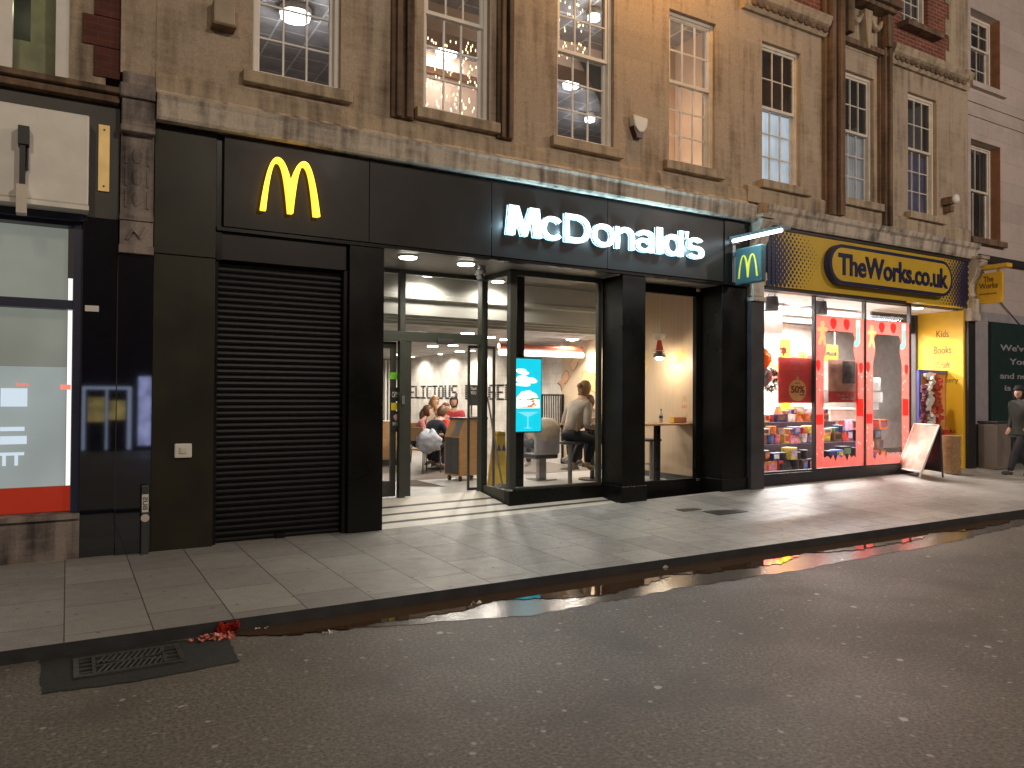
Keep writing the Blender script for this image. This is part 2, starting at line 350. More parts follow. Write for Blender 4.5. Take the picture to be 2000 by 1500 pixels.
# ------------------------------------------------------------------ ground
def Gp(px,py):
    z=.10
    for _ in range(12):
        x,y=G(px,py,z); z=.10+rise(x)*max(0,min(1,(y-5.63)/3.07))
    return x,y,z
def rise(x): return max(0, min(.19, (x-2.9)*.0215)) if x < 9.6 else min(.19, .144+(x-9.6)*.007)
mb = MB(); mb.quad((-60,-60,0),(90,-60,0),(90,5.68,0),(-60,5.68,0))
struct(part('road', mb, m_road))
KX = [-30,-12,-6,-2,0,1.5,3,4.5,6,7.5,9,10.5,12,14,16,18,22,30,60]
KY = 5.63
mb = MB()
for a,b in zip(KX[:-1],KX[1:]):
    for y0,y1 in ((KY+.14,6.6),(6.6,7.6),(7.6,8.7),(8.7,12)):
        f=lambda x,y: (x,y,.10+rise(x)*max(0,min(1,(y-KY)/(8.7-KY))))
        if y0>=8.7 and a>=3 and b<=9: continue
        mb.quad(f(a,y0),f(b,y0),f(b,y1),f(a,y1))
o = part('pavement', mb, m_pave, smooth=True); struct(o)
# kerb: separate stones as one long run with joints
mb = MB(); x=-30
while x<60:
    mb.box(x+.004, x+.906, KY-.005, KY+.136, .0, .101); x+=.91
o = part('kerb', mb, m_kerb, bevel=.012); struct(o)
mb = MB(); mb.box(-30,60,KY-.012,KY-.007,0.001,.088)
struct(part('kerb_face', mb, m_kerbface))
# damp gutter and puddles
def strip(name, edge, inner, z, m, x0, x1, n=420):
    mb=MB(); vs=[]
    for i in range(n+1):
        x=x0+(x1-x0)*i/n; vs += [(x,inner(x),z),(x,edge(x),z)]
    mb.add(vs,[(2*i,2*i+1,2*i+3,2*i+2) for i in range(n)]); o=part(name,mb,m); struct(o); return o
def wet_mat(name, col, rough, bump, scale, ior=1.33):
    m, nt, b, out = nodes(name); L=nt.links
    b.inputs['Base Color'].default_value=tuple(col)+(1,); b.inputs['Roughness'].default_value=rough; b.inputs['IOR'].default_value=ior
    tc=_n(nt,'ShaderNodeTexCoord'); ns=_n(nt,'ShaderNodeTexNoise'); ns.inputs['Scale'].default_value=scale; ns.inputs['Detail'].default_value=5; L.new(tc.outputs['Object'],ns.inputs[0])
    bp=_n(nt,'ShaderNodeBump'); bp.inputs['Strength'].default_value=bump; bp.inputs['Distance'].default_value=.004; L.new(ns.outputs[0],bp.inputs['Height']); L.new(bp.outputs[0],b.inputs['Normal']); return m
m_wet = wet_mat('wet_asphalt', (.12,.11,.10), .17, .35, 60, 2.1)
m_water = wet_mat('gutter_water', (.06,.033,.015), .02, .14, 9, 1.7)
wob = lambda x,a,f: a*math.sin(x*f)+a*.6*math.sin(x*f*2.7+1)+a*.35*math.sin(x*f*6.1+2)
def wet_edge(x):
    t=max(0,min(1,(x-1.2)/1.8)); u=max(0,min(1,(12.8-x)/5)); return KY-.02-(.10+.56*t**.7*(.35+.65*u))-wob(x,.022,2.3)-.010*math.sin(x*23)-.006*math.sin(x*61+2)
strip('wet_gutter', wet_edge, lambda x:KY-.013, .004, m_wet, .95, 12.8)
def pud(x0,x1,wd):
    def e(x):
        t=(x-x0)/(x1-x0); return KY-.03-wd*(max(0,math.sin(math.pi*min(1,max(0,t))))**.45)-(wob(x,.022,5.3)+.012*math.sin(x*41)+.008*math.sin(x*97+1))*min(1,t*8,(1-t)*8)
    return e
for x0,x1,wd in ((.98,3.3,.33),(3.0,5.0,.46),(4.75,6.9,.40),(6.6,9.3,.36),(9.1,11.2,.27),(11.0,13.6,.20)):
    strip('puddle', pud(x0,x1,wd), lambda x:KY-.0145, .008+.0004*x0, m_water, x0, x1)

# drain patch and gully grate
a=[G(78,1296,.0),G(80,1378,.0),G(270,1352,0),G(467,1312,.0),G(445,1262,.0)]
rnd=random.Random(4); pp=[]
for i in range(len(a)):
    p,q=a[i],a[(i+1)%len(a)]
    for k in range(9): pp.append((p[0]+(q[0]-p[0])*k/9+rnd.uniform(-.008,.008),p[1]+(q[1]-p[1])*k/9+rnd.uniform(-.008,.008)))
mb=MB(); mb.quad(*[(x,min(y,KY-.02),.0045) for x,y in pp]); struct(part('asphalt_patch', mb, mat('dark_asphalt_patch',(.022,.024,.022),.7,var=.3,scale=30,bump=.4,bscale=120)))
gx0,gx1,gy0,gy1=.05,.66,5.13,5.50
t=thing('drain_grate','rectangular iron drain grate with diagonal bars set in a dark asphalt patch by the kerb','drain grate',(gx0,gy0,.005))
m_iron=mat('worn_iron',(.10,.095,.09),.4,.5,var=.3,scale=20,bump=.3)
mb=MB()
for b_ in ((gx0,gx1,gy0,gy0+.03),(gx0,gx1,gy1-.03,gy1),(gx0,gx0+.03,gy0+.03,gy1-.03),(gx1-.03,gx1,gy0+.03,gy1-.03),(gx0+.10,gx0+.12,gy0+.03,gy1-.03),(gx1-.12,gx1-.10,gy0+.03,gy1-.03)): mb.box(*b_,.006,.016)
part('frame', mb, m_iron, t)
mb=MB(); mb.box(gx0+.005,gx1-.005,gy0+.005,gy1-.005,.0052,.0062); part('pit', mb, mat('pit_black',(.004,.004,.004),.8), t)
mb=MB(); 
for k in range(11):
    u=gx0+.125+k*.034; sgn=1
    mb.tube([(u,gy0+.035,.012),(u+.05,gy0+.165,.012)],.006,6); mb.tube([(u+.05,gy1-.035,.012),(u,gy1-.165,.012)],.006,6)
mb.obox(((gx0+gx1)/2,(gy0+gy1)/2,.012),.40,.018,.008,.16); mb.obox(((gx0+gx1)/2,(gy0+gy1)/2,.0125),.40,.018,.0075,-.35)
for k in range(4): 
    mb.box(gx0+.03,gx0+.10,gy0+.06+k*.075,gy0+.075+k*.075,.0066,.0145); mb.box(gx1-.10,gx1-.03,gy0+.06+k*.075,gy0+.075+k*.075,.0066,.0145)
part('bars', mb, m_iron, t)
# crumpled red litter
def crumple(c, rx, ry, rz, seed, seg=26, ring=16, k=.5):
    rnd=random.Random(seed); ws=[(Vector((rnd.uniform(-1,1),rnd.uniform(-1,1),rnd.uniform(-1,1)))*rnd.uniform(3,9),rnd.uniform(0,6)) for _ in range(9)]
    f=lambda v: 1+k*sum(abs(math.sin(v.dot(w)+p))-.6 for w,p in ws)/4
    mb=MB(); mb.ell(c,rx,ry,rz,seg,ring,f=f); return mb
t=thing('litter','crumpled red and pink wrapper lying in the gutter against the kerb','litter',(.92,5.55,.0))
def scraps(cx,cy,z,rx,ry,rz_,n,seed,sz):
    rnd=random.Random(seed); mb=MB()
    for k in range(n):
        p=Vector((cx+rnd.gauss(0,.45)*rx,cy+rnd.gauss(0,.45)*ry,z+abs(rnd.gauss(0,.5))*rz_)); u=Vector((rnd.uniform(-1,1),rnd.uniform(-1,1),rnd.uniform(-.5,.7))).normalized()*sz*rnd.uniform(.6,1.4); v=u.cross(Vector((rnd.uniform(-1,1),rnd.uniform(-1,1),rnd.uniform(.2,1)))).normalized()*sz*rnd.uniform(.4,.9); w2=u.cross(v).normalized()*sz*.35
        mb.add([p-u-v,p+w2-v*.9,p+u-v,p+u*.9+v,p-w2*.6+v,p-u+v*.8],[(0,1,4,5),(1,2,3,4)])
    return mb
part('wrapper', scraps(.97,5.57,.03,.10,.04,.05,46,3,.026), mat('red_wrapper',(.34,.018,.012),.3,var=.3,scale=12), t)
part('torn_paper', scraps(.90,5.50,.008,.15,.05,.03,40,8,.020), mat('pink_wrapper',(.62,.20,.16),.4,var=.4,scale=35), t)
for k,(px,py,sz,lb_) in enumerate(((932,1183,.030,'white paper scrap in the puddle below the restaurant entrance'),(520,1232,.022,'small white paper scrap in the gutter just right of the red wrapper'),(640,1240,.018,'tiny pale scrap at the outer edge of the gutter left of the puddle'),(1300,1112,.03,'white scrap against the kerb beyond the cyan reflection'))):
    gx_,gy_=G(px,py,.05); tag(part('paper_scrap',scraps(gx_,gy_,.05,.05,.02,.015,9,20+k,sz),m_white),lb_,'litter','paper scraps in the gutter')
x,y=G(326,1264,.01); mb=MB(); mb.quad((x-.05,y-.02,.014),(x,y-.035,.02),(x+.05,y-.01,.016),(x+.06,y+.02,.02),(x,y+.02,.03)); tag(part('leaf',mb,mat('dry_leaf',(.50,.30,.10),.7)),'small yellow dry leaf beside the drain grate','leaf')
# inspection covers set in the paving
for px,py,wd,dp,l in ((1345,991,.34,.16,'small square inspection cover set in the paving before the second dining window'),(1417,994,.55,.30,'larger rectangular inspection cover in the paving near the dark pier')):
    x,y=G(px,py,.20); z=.10+rise(x)*(y-KY)/(8.7-KY)+.004
    mb=MB(); mb.box(x-wd/2,x+wd/2,y-dp/2,y+dp/2,z-.02,z+.001); tag(part('inspection_cover',mb,m_iron),l,'cover','covers set in the paving')

for o in list(C.objects):      # the carriageway lies 6 cm below the kerb top
    if o.parent is None and (o.name.split('.')[0] in ('road','kerb_face','wet_gutter','puddle','asphalt_patch','drain_grate','litter','leaf')): o.location.z += .061
# ------------------------------------------------------------------ the long stone building
YW=8.70
def cornice_profile(prof, x0, x1, mb):      # prof: list of (y,z) outline extruded along x
    mb.prism(prof, lambda u,v,d:(d,u,v), x0, x1); return mb
bld=thing('stone_building','long weathered sandstone building with tall white sash windows above dark and yellow shopfronts','building',(0.75,8.7,0))
WIN=[(1.74,2.74),(3.80,4.74),(5.81,6.80),(7.86,8.84),(9.90,10.86),(12.0,12.90),(13.96,14.92)]
ZB,ZT=5.31,7.66
# wall with openings
mb=MB(); xs=[.752]
for a,b in WIN: xs+=[a,b]
xs.append(16.05)
for i in range(0,len(xs)-1,2): mb.box(xs[i],xs[i+1],YW,9.0,4.72,8.06)
for a,b in WIN: mb.box(a,b,YW,9.0,4.72,ZB); mb.box(a,b,YW,9.0,ZT,8.06)
mb.box(.752,9.40,YW,9.0,8.06,12.0)
part('wall', mb, m_stone, bld)
mb=MB(); 
BW=[(13.75,14.68)]
mb.box(9.60,11.90,YW+.02,9.0,8.42,12.0); mb.box(13.25,13.80,YW+.02,9.0,8.42,12.0); mb.box(14.66,15.35,YW+.02,9.0,8.42,12.0); mb.box(13.80,14.66,YW+.02,9.0,8.42,8.93)
part('brick_wall', mb, m_brick, bld)
for sd_ in (0,1):
    mb=MB(); z=8.42; k=0
    while z<12:
        e=.0 if k%2 else .12
        mb.box(15.35-e,16.05,YW-.01,9.02,z,z+.325) if sd_ else mb.box(9.40,9.60+e,YW-.01,9.02,z,z+.325)
        z+=.325; k+=1
    part('quoins', mb, m_trim, bld)
part('stone_bay', MB().box(11.90,13.25,YW-.012,9.02,8.06,12), m_trim, bld)
# string course
mb=MB(); pr=[(9.0,8.06),(8.64,8.06),(8.60,8.12),(8.60,8.20),(8.54,8.24),(8.50,8.34),(8.50,8.38),(8.66,8.42),(9.0,8.42)]
cornice_profile(pr,9.402,11.45,mb); part('string_course', mb, m_trim, bld)
mb=MB(); cornice_profile(pr,13.30,15.95,mb); part('string_course', mb, m_trim, bld)
for xs_l in ([9.6+.16*i for i in range(12)],[13.45+.16*i for i in range(15)]):
    mb=MB()
    for x in xs_l: mb.ell((x,8.585,8.16),.085,.03,.05,8,6)
    part('carved_band', mb, m_soot, bld, smooth=True)
# main cornice over the shopfronts
def zl(px,py,Y): return P(px,py,Y)[1]
ZC=4.545
mb=MB(); pr=[(9.0,ZC+.02),(8.56,ZC+.02),(8.56,ZC),(8.48,ZC),(8.46,ZC+.03),(8.45,ZC+.20),(8.43,ZC+.24),(8.47,ZC+.27),(8.62,ZC+.33),(8.64,ZC+.36),(9.0,ZC+.36)]
cornice_profile(pr,.755,9.50,mb); part('cornice', mb, m_corn, bld)
mb=MB(); pr=[(9.0,ZC+.355),(8.655,ZC+.355),(8.66,5.06),(8.675,5.10),(8.70,5.12),(9.0,5.12)]
cornice_profile(pr,.755,9.50,mb); part('plinth_course', mb, m_trim, bld)
# cornice over the yellow shop sits a little lower
mb=MB(); pr=[(9.0,4.56),(8.52,4.56),(8.50,4.60),(8.48,4.74),(8.44,4.78),(8.42,4.86),(8.60,4.92),(9.0,4.92)]
cornice_profile(pr,9.78,16.02,mb); part('cornice', mb, m_corn, bld)
mb=MB(); pr=[(9.0,4.915),(8.64,4.915),(8.63,5.16),(8.66,5.19),(9.0,5.19)]
cornice_profile(pr,9.50,16.02,mb); part('plinth_course', mb, m_trim, bld)
# scroll bracket between the two shopfronts
def console(x0,x1,z1,z0,m,parent,proj=.34):
    mb=MB(); h=z1-z0
    pr=[(8.72,z1),(8.72-proj,z1),(8.72-proj-.03,z1-.06*h),(8.72-proj,z1-.14*h),(8.72-proj+.05,z1-.22*h),(8.72-proj*.75,z1-.4*h),(8.72-proj*.45,z1-.6*h),(8.72-proj*.42,z1-.8*h),(8.72-proj*.5,z1-.92*h),(8.72-proj*.35,z0),(8.72,z0)]
    mb.prism(pr, lambda u,v,d:(d,u,v), x0, x1); mb.box(x0-.03,x1+.03,8.72-proj-.05,8.73,z1,z1+.06)
    return part('scroll_bracket', mb, m, parent)
console(9.53,9.78,4.60,3.75,m_corn,bld); 
mb=MB(); mb.box(9.50,9.80,8.50,8.8,3.62,3.75); mb.box(9.53,9.78,8.54,8.8,3.36,3.60); mb.box(9.50,9.80,8.51,8.8,3.28,3.35); part('capital', mb, m_corn, bld, bevel=.01)
mb=MB(); mb.box(9.50,9.80,8.56,9.3,.12,3.275); part('shop_pilaster', mb, mat('grey_stone_pilaster',(.045,.043,.045),.5,var=.3,scale=3,bump=.2), bld)
console(15.86,16.12,4.55,3.75,m_corn,bld); mb=MB(); mb.box(15.84,16.14,8.50,8.8,3.30,3.75); part('capital', mb, m_corn, bld, bevel=.01)
mb=MB(); mb.box(15.86,16.12,8.60,9.3,.2,3.30); part('shop_pilaster', mb, mat('dark_pilaster',(.018,.017,.018),.5), bld)
# moulded dark strips framing the centre window bays
def strip3(x0,x1,z0,z1,proj,m):
    mb=MB(); w_=(x1-x0); mb.box(x0,x1,YW-proj*.35,YW+.01,z0,z1)
    mb.box(x0+w_*.18,x0+w_*.42,YW-proj*.8,YW-proj*.35,z0,z1); mb.box(x0+w_*.58,x0+w_*.86,YW-proj,YW-proj*.35,z0,z1)
    return part('moulded_strip', mb, m, bld, bevel=.008)
strip3(3.36,3.66,5.13,8.04,.12,m_soot); strip3(4.84,5.08,5.13,8.04,.12,m_soot)
strip3(11.42,11.86,4.93,9.6,.20,m_soot); strip3(13.00,13.28,4.93,9.6,.16,m_soot)
# carved hood with swags above the sixth window
mb=MB(); mb.box(11.86,13.26,8.34,8.72,8.92,9.02); mb.box(11.92,13.20,8.42,8.72,8.84,8.92); mb.box(11.90,12.06,8.50,8.69,8.25,8.84); mb.box(13.04,13.20,8.50,8.69,8.25,8.84)
mb.box(11.86,13.26,8.58,8.69,8.10,8.20)
part('hood', mb, m_soot, bld, bevel=.01)
mb=MB()
for x0,x1 in ((12.08,12.44),(12.70,13.02)):
    pts=[(x0+(x1-x0)*i/8, 8.62, 8.72-.16*math.sin(math.pi*i/8)) for i in range(9)]; mb.tube(pts,[.03+.03*math.sin(math.pi*i/8) for i in range(9)],8)
mb.prism([(12.46,8.82),(12.68,8.82),(12.64,8.45),(12.60,8.12),(12.54,8.12),(12.50,8.45)],FA(8.69),0,.12)
part('swag', mb, m_trim, bld, smooth=False)

def sash(x0,x1,z0,z1,Yf,m,parent,cols=3,up=2,low=3,meet=6.60,glass=m_glassu,arch=False):
    mb=MB(); f=.055
    mb.box(x0,x0+f,Yf,Yf+.12,z0,z1); mb.box(x1-f,x1,Yf,Yf+.12,z0,z1); mb.box(x0+f,x1-f,Yf,Yf+.12,z1-f,z1); mb.box(x0+f,x1-f,Yf-.04,Yf+.12,z0,z0+.05)
    def sh(za,zb,rows,Ys):
        s_=.042; a,b=x0+f,x1-f
        mb.box(a,a+s_,Ys,Ys+.035,za,zb); mb.box(b-s_,b,Ys,Ys+.035,za,zb); mb.box(a+s_,b-s_,Ys,Ys+.035,za,za+s_*1.1); mb.box(a+s_,b-s_,Ys,Ys+.035,zb-s_,zb)
        for i in range(1,cols):
            x=a+s_+(b-a-2*s_)*i/cols; mb.box(x-.010,x+.010,Ys+.003,Ys+.03,za+s_,zb-s_)
        for j in range(1,rows):
            z=za+s_+(zb-za-2*s_)*j/rows; mb.box(a+s_,b-s_,Ys+.005,Ys+.028,z-.010,z+.010)
    sh(z0+.05,meet+.02,low,Yf+.065); sh(meet-.02,z1-f,up,Yf+.02)
    fr=part('window',mb,m,parent)
    g=MB(); g.quad((x0+f,Yf+.083,z0+.05),(x1-f,Yf+.083,z0+.05),(x1-f,Yf+.083,meet),(x0+f,Yf+.083,meet)); g.quad((x0+f,Yf+.038,meet),(x1-f,Yf+.038,meet),(x1-f,Yf+.038,z1-f),(x0+f,Yf+.038,z1-f))
    part('pane',g,glass,fr); return fr
for i,(a,b) in enumerate(WIN):
    fr=sash(a,b,ZB,ZT,8.77,m_white if i<3 else m_offw,bld)
    s=MB(); s.box(a-.12,b+.12,8.60 if i<4 else 8.56,8.80,ZB-.14,ZB-.005); part('sill',s,m_trim,fr,bevel=.01)
fr=sash(13.80,14.66,8.93,10.6,8.80,m_offw,bld,meet=9.8)
s=MB(); s.box(13.66,14.85,8.50,8.85,8.82,8.925); part('sill',s,m_soot,fr)

# ---- ground floor wall pieces of the dark shopfront
SOF=3.54
mb=MB(); mb.box(.755,1.36,8.64,9.2,.08,3.19); mb.box(.755,1.36,8.64,9.2,3.198,4.545); part('cladding_panel', mb, m_olive, bld, bevel=.004)
mb=MB(); mb.box(1.365,1.43,8.66,9.2,3.19,4.53); part('cladding_return', mb, m_black, bld)
# fascia in separate panels
fx=[1.43,3.07,4.73,6.62,8.92]
for a,b in zip(fx[:-1],fx[1:]):
    mb=MB(); mb.box(a+.004,b-.004,8.60,8.70,3.545,4.53); part('fascia_panel', mb, m_fasc, bld, bevel=.003)
mb=MB(); mb.box(1.37,8.92,8.62,8.69,3.50,3.541); mb.box(8.925,9.48,8.58,9.2,3.50,4.53); part('fascia_trim', mb, m_black, bld)
mb=MB(); mb.box(1.37,2.82,8.68,8.9,3.20,3.498); part('shutter_box', mb, m_fasc, bld)
mb=MB(); z=.10
while z<3.19:
    mb.prism([(8.80,z),(8.785,z+.010),(8.780,z+.03),(8.785,z+.052),(8.80,z+.060)], lambda u,v,d:(d,u,v), 1.40,2.80); z+=.066
mb.box(1.37,2.82,8.803,8.83,.08,3.2)
mb.box(2.05,2.15,8.745,8.768,.10,.16)
part('roller_shutter', mb, m_shut, bld)
mb=MB(); mb.box(1.365,1.40,8.70,8.9,.08,3.198); mb.box(2.80,2.845,8.70,8.9,.08,3.198); part('shutter_guide', mb, m_black, bld)
mb=MB(); mb.box(2.85,3.28,8.64,10.02,.06,3.498); part('pier', mb, m_black, bld, bevel=.006)
mb=MB(); mb.box(6.93,7.36,8.64,9.13,.05,3.498); mb.box(6.91,7.38,8.62,9.12,.05,.42); part('pier', mb, m_black, bld, bevel=.006)
mb=MB(); mb.box(8.93,9.49,8.64,9.13,.05,3.498); mb.box(8.915,9.495,8.62,9.12,.05,.42); part('pier', mb, m_black, bld, bevel=.006)
# soffit of the porch
mb=MB(); mb.box(3.285,6.92,8.70,10.0,3.499,3.54); mb.box(7.365,8.925,8.70,9.14,3.499,3.54); part('soffit', mb, mat('soffit_panel',(.16,.16,.145),.45,var=.05), bld)
# ---- glazed shopfront frames
mb=MB(); Y0=10.0
mb.box(3.28,5.31,Y0-.05,Y0+.05,2.49,2.63)                   # transom
mb.box(4.02,4.11,Y0-.05,Y0+.05,.28,2.488); mb.box(4.02,4.10,Y0-.05,Y0+.05,2.632,3.498)
mb.box(5.31,5.41,Y0-.07,Y0+.07,.20,3.498); mb.box(3.28,5.31,Y0-.04,Y0+.04,3.44,3.497)
part('door_frame', mb, m_green, bld, bevel=.004)
mb=MB(); mb.quad((3.28,Y0,2.63),(5.31,Y0,2.63),(5.31,Y0,3.44),(3.28,Y0,3.44)); part('transom_pane', mb, m_glass, bld)
d=part('door', MB().box(3.29,3.36,Y0+.06,Y0+.10,.30,2.48).box(3.93,4.01,Y0+.06,Y0+.10,.30,2.48).box(3.36,3.93,Y0+.06,Y0+.10,2.38,2.48).box(3.36,3.93,Y0+.06,Y0+.10,.30,.52).box(4.115,4.20,Y0-.03,Y0+.01,.30,2.488), m_green, bld)
part('pane', MB().quad((3.36,Y0+.08,.52),(3.93,Y0+.08,.52),(3.93,Y0+.08,2.38),(3.36,Y0+.08,2.38)), m_glass, d)
d2=part('door', MB().box(5.20,5.225,Y0+.14,Y0+.18,.30,2.48).box(5.63,5.66,Y0+.14,Y0+.18,.30,2.48).box(5.225,5.63,Y0+.14,Y0+.18,2.44,2.48).box(5.225,5.63,Y0+.14,Y0+.18,.30,.34), m_green, bld)
x,z=P(868,667,Y0-.06)
part('door_sensor', MB().box(x-.13,x+.13,Y0-.12,Y0-.051,z-.045,z+.04), m_dgrey, bld, bevel=.02)
part('door_sensor', MB().box(4.045,4.085,Y0-.075,Y0-.051,1.60,1.72), m_grey, bld)
# bay window 1: perpendicular return + front
YG=9.15
mb=MB(); mb.box(5.33,5.39,YG+.06,Y0-.071,.20,.40); mb.box(5.33,5.39,YG+.06,Y0-.071,3.42,3.497); mb.box(5.32,5.42,YG-.04,YG+.06,.42,3.498)
mb.box(5.42,6.93,YG-.03,YG+.05,.40,.44) ; mb.box(5.42,6.93,YG-.03,YG+.05,3.42,3.497); mb.box(6.86,6.93,YG-.02,YG+.05,.44,3.42)
part('window_frame', mb, m_green, bld, bevel=.004)
mb=MB(); mb.box(5.30,6.925,YG-.07,YG+.07,.12,.398); mb.box(5.30,5.40,YG+.07,Y0-.071,.12,.20); part('plinth', mb, m_black, bld)
part('pane', MB().quad((5.42,YG,.44),(6.86,YG,.44),(6.86,YG,3.42),(5.42,YG,3.42)), m_glass, bld)
part('pane', MB().quad((5.36,YG+.06,.40),(5.36,Y0-.07,.40),(5.36,Y0-.07,3.42),(5.36,YG+.06,3.42)), m_glass, bld)
mb=MB(); mb.box(7.36,7.40,YG-.03,YG+.05,.40,3.44); mb.box(8.84,8.925,YG-.03,YG+.05,.40,3.44); mb.box(7.40,8.84,YG-.03,YG+.05,3.36,3.497); mb.box(7.40,8.84,YG-.03,YG+.05,.36,.40)
part('window_frame', mb, m_black, bld); part('plinth', MB().box(7.385,8.91,YG-.06,YG+.07,.10,.36), m_black, bld)
part('pane', MB().quad((7.40,YG,.40),(8.84,YG,.40),(8.84,YG,3.36),(7.40,YG,3.36)), m_glass, bld)
# entrance ramp with pale nosings
m_step=mat('white_step',(.66,.62,.55),.5,var=.06); m_stepd=mat('grey_grip_strip',(.075,.068,.06),.6,var=.15)
mb=MB(); mb.add([(3.285,8.66,.05),(6.925,8.66,.05),(6.925,9.08,.05),(3.285,9.98,.05),(3.285,8.66,.112),(6.925,8.66,.16),(6.925,9.08,.20),(5.30,9.08,.19),(5.30,9.98,.28),(3.285,9.98,.27)],[(4,5,6,7),(4,7,8,9),(0,1,5,4)])
mb=MB(); 
def rz(x,y): return .112+(x-3.285)*.0155+(y-8.66)*.125
def slab(m,x0,x1,y0,y1,dz=0):
    m.add([(x0,y0,.0),(x1,y0,.0),(x1,y1,.0),(x0,y1,.0),(x0,y0,rz(x0,y0)+dz),(x1,y0,rz(x1,y0)+dz),(x1,y1,rz(x1,y1)+dz),(x0,y1,rz(x0,y1)+dz)],[(4,5,6,7),(0,1,5,4),(1,2,6,5),(3,0,4,7)])
st=MB(); dk=MB()
ys=[8.66,8.95,9.27,9.60,9.96]
for i in range(4):
    x1=6.92 if i==0 else 5.30
    if i==0: slab(st,3.285,x1,ys[0],ys[1]-.085)
    else: slab(st,3.285,x1,ys[i],ys[i+1]-(.085 if i<3 else 0))
    if i<3: slab(dk,3.285,x1 if i==0 else 5.30,ys[i+1]-.085,ys[i+1],-.003)
slab(st,5.30,6.92,8.95,9.08)
part('entrance_ramp', st, m_step, bld); part('grip_strip', dk, m_stepd, bld)
# interior shell of the restaurant
FZ=.28; XW=9.10
part('interior_floor', MB().box(2.9,9.1,Y0-.0,24,FZ-.1,FZ).box(5.41,9.1,YG+.08,Y0,FZ-.1,FZ), m_tile_f, bld)
part('dark_floor_area', MB().box(4.2,9.0,11.9,23.9,FZ+.001,FZ+.004), mat('brown_floor_tile',(.20,.17,.15),.4,var=.1), bld)
part('interior_wall', MB().box(XW,XW+.1,YG+.02,13.4,FZ-.1,3.62), m_woodwall, bld)
part('tiled_wall', MB().box(XW+.001,XW+.1,13.4,24,FZ-.1,2.9), m_walltile, bld)
part('skirting', MB().box(XW-.02,XW-.001,YG+.08,13.4,FZ,FZ+.10), m_dgrey, bld)
part('back_wall', MB().box(2.8,9.1,23.6,23.8,FZ,2.9).box(2.8,2.9,10.05,24,FZ,3.6), mat('pale_back_wall',(.55,.53,.5),.6), bld)
part('interior_ceiling', MB().box(2.9,XW,11.42,24,2.85,2.9), m_ceil, bld)
part('front_ceiling', MB().box(2.9,XW,10.06,11.3,3.62,3.66).box(5.41,XW,YG+.06,10.06,3.62,3.66), mat('front_ceiling',(.12,.12,.11),.5), bld)
mb=MB(); mb.prism([(11.10,3.62),(11.10,3.33),(11.07,3.31),(11.07,3.25),(11.13,3.23),(11.15,3.00),(11.20,2.985),(11.19,2.96),(11.24,2.945),(11.23,2.92),(11.28,2.905),(11.27,2.86),(11.42,2.85),(11.42,3.62)],lambda u,v,d:(d,u,v),2.9,XW-.001)
part('bulkhead', mb, m_bulk, bld)
# stencilled striped lettering on tiled wall
F5={'D':["11110","10001","10001","10001","10001","10001","11110"],'E':["11111","10000","10000","11110","10000","10000","11111"],'L':["10000","10000","10000","10000","10000","10000","11111"],'I':["11111","00100","00100","00100","00100","00100","11111"],'C':["01111","10000","10000","10000","10000","10000","01111"],'O':["01110","10001","10001","10001","10001","10001","01110"],'U':["10001","10001","10001","10001","10001","10001","01110"],'S':["01111","10000","10000","01110","00001","00001","11110"],'B':["11110","10001","10001","11110","10001","10001","11110"],'R':["11110","10001","10001","11110","10100","10010","10001"],'G':["01111","10000","10000","10111","10001","10001","01110"],' ':["00000"]*7}
mb=MB(); y=22.1; 
for ch in "DELICIOUS BURGERS":
    wd=.33 if ch!='I' else .30
    for r_,row in enumerate(F5[ch]):
        for c_,v in enumerate(row):
            if v=='1':
                y0=y-wd*(c_-.25)/5; y1=y-wd*(c_+1.25)/5; z1=1.985-r_*.056
                mb.box(XW-.008,XW-.001,y1-.01,y0+.01,z1-.044,z1)
    y-=wd+.095
    if ch==' ': part('wall_lettering', mb, m_dgrey, bld); mb=MB()
part('wall_lettering', mb, m_dgrey, bld)

# ---- upper rooms
part('upper_floor', MB().box(.9,15.9,9.0,20,4.6,4.7), mat('carpet_grey',(.15,.14,.14),.9), bld)
part('upper_ceiling', MB().box(.9,11.3,9.005,20,8.0,8.04), m_ceilup, bld)
part('upper_back_wall', MB().box(.9,11.3,19.5,19.6,4.7,8.0).box(5.3,7.75,12.9,13.0,4.7,8.0).box(.8,.9,9.0,20,4.7,8.0), m_warmwall, bld)
part('ceiling_beam', MB().box(4.2,9.0,11.0,11.5,7.55,7.998).box(5.3,7.75,12.6,12.88,7.72,7.998), m_warmwall, bld)
part('upper_partition', MB().box(7.96,11.3,10.2,10.28,4.7,7.998).box(11.3,11.4,9.01,12,4.7,8.0).box(9.35,9.45,9.02,10.19,4.7,7.998), m_warmwall, bld)
part('upper_room_wall', MB().box(11.5,15.9,11.5,11.6,4.7,8.0).box(9.4,15.9,9.01,11.6,8.06,8.1), mat('dim_wall',(.20,.17,.16),.9), bld)
m_blindlit=emit('glowing_frosted_blind',(.58,.68,.78),.34,.25,3)  # light of the room behind is put into the blind as glow
part('window_blind', MB().box(9.97,10.8,8.90,8.91,5.37,6.58), m_blindlit, bld)
part('window_blind', MB().box(12.06,12.84,8.90,8.91,5.37,6.58), emit('faint_glow_blind',(.40,.42,.46),.13,.3,3), bld)  # weak glow in the blind in place of room light
part('window_blind', MB().box(14.02,14.86,8.92,8.93,5.37,6.55), emit('faint_glow_blind_blue',(.06,.06,.12),.16,.5,4), bld)  # same, a fainter bluish glow
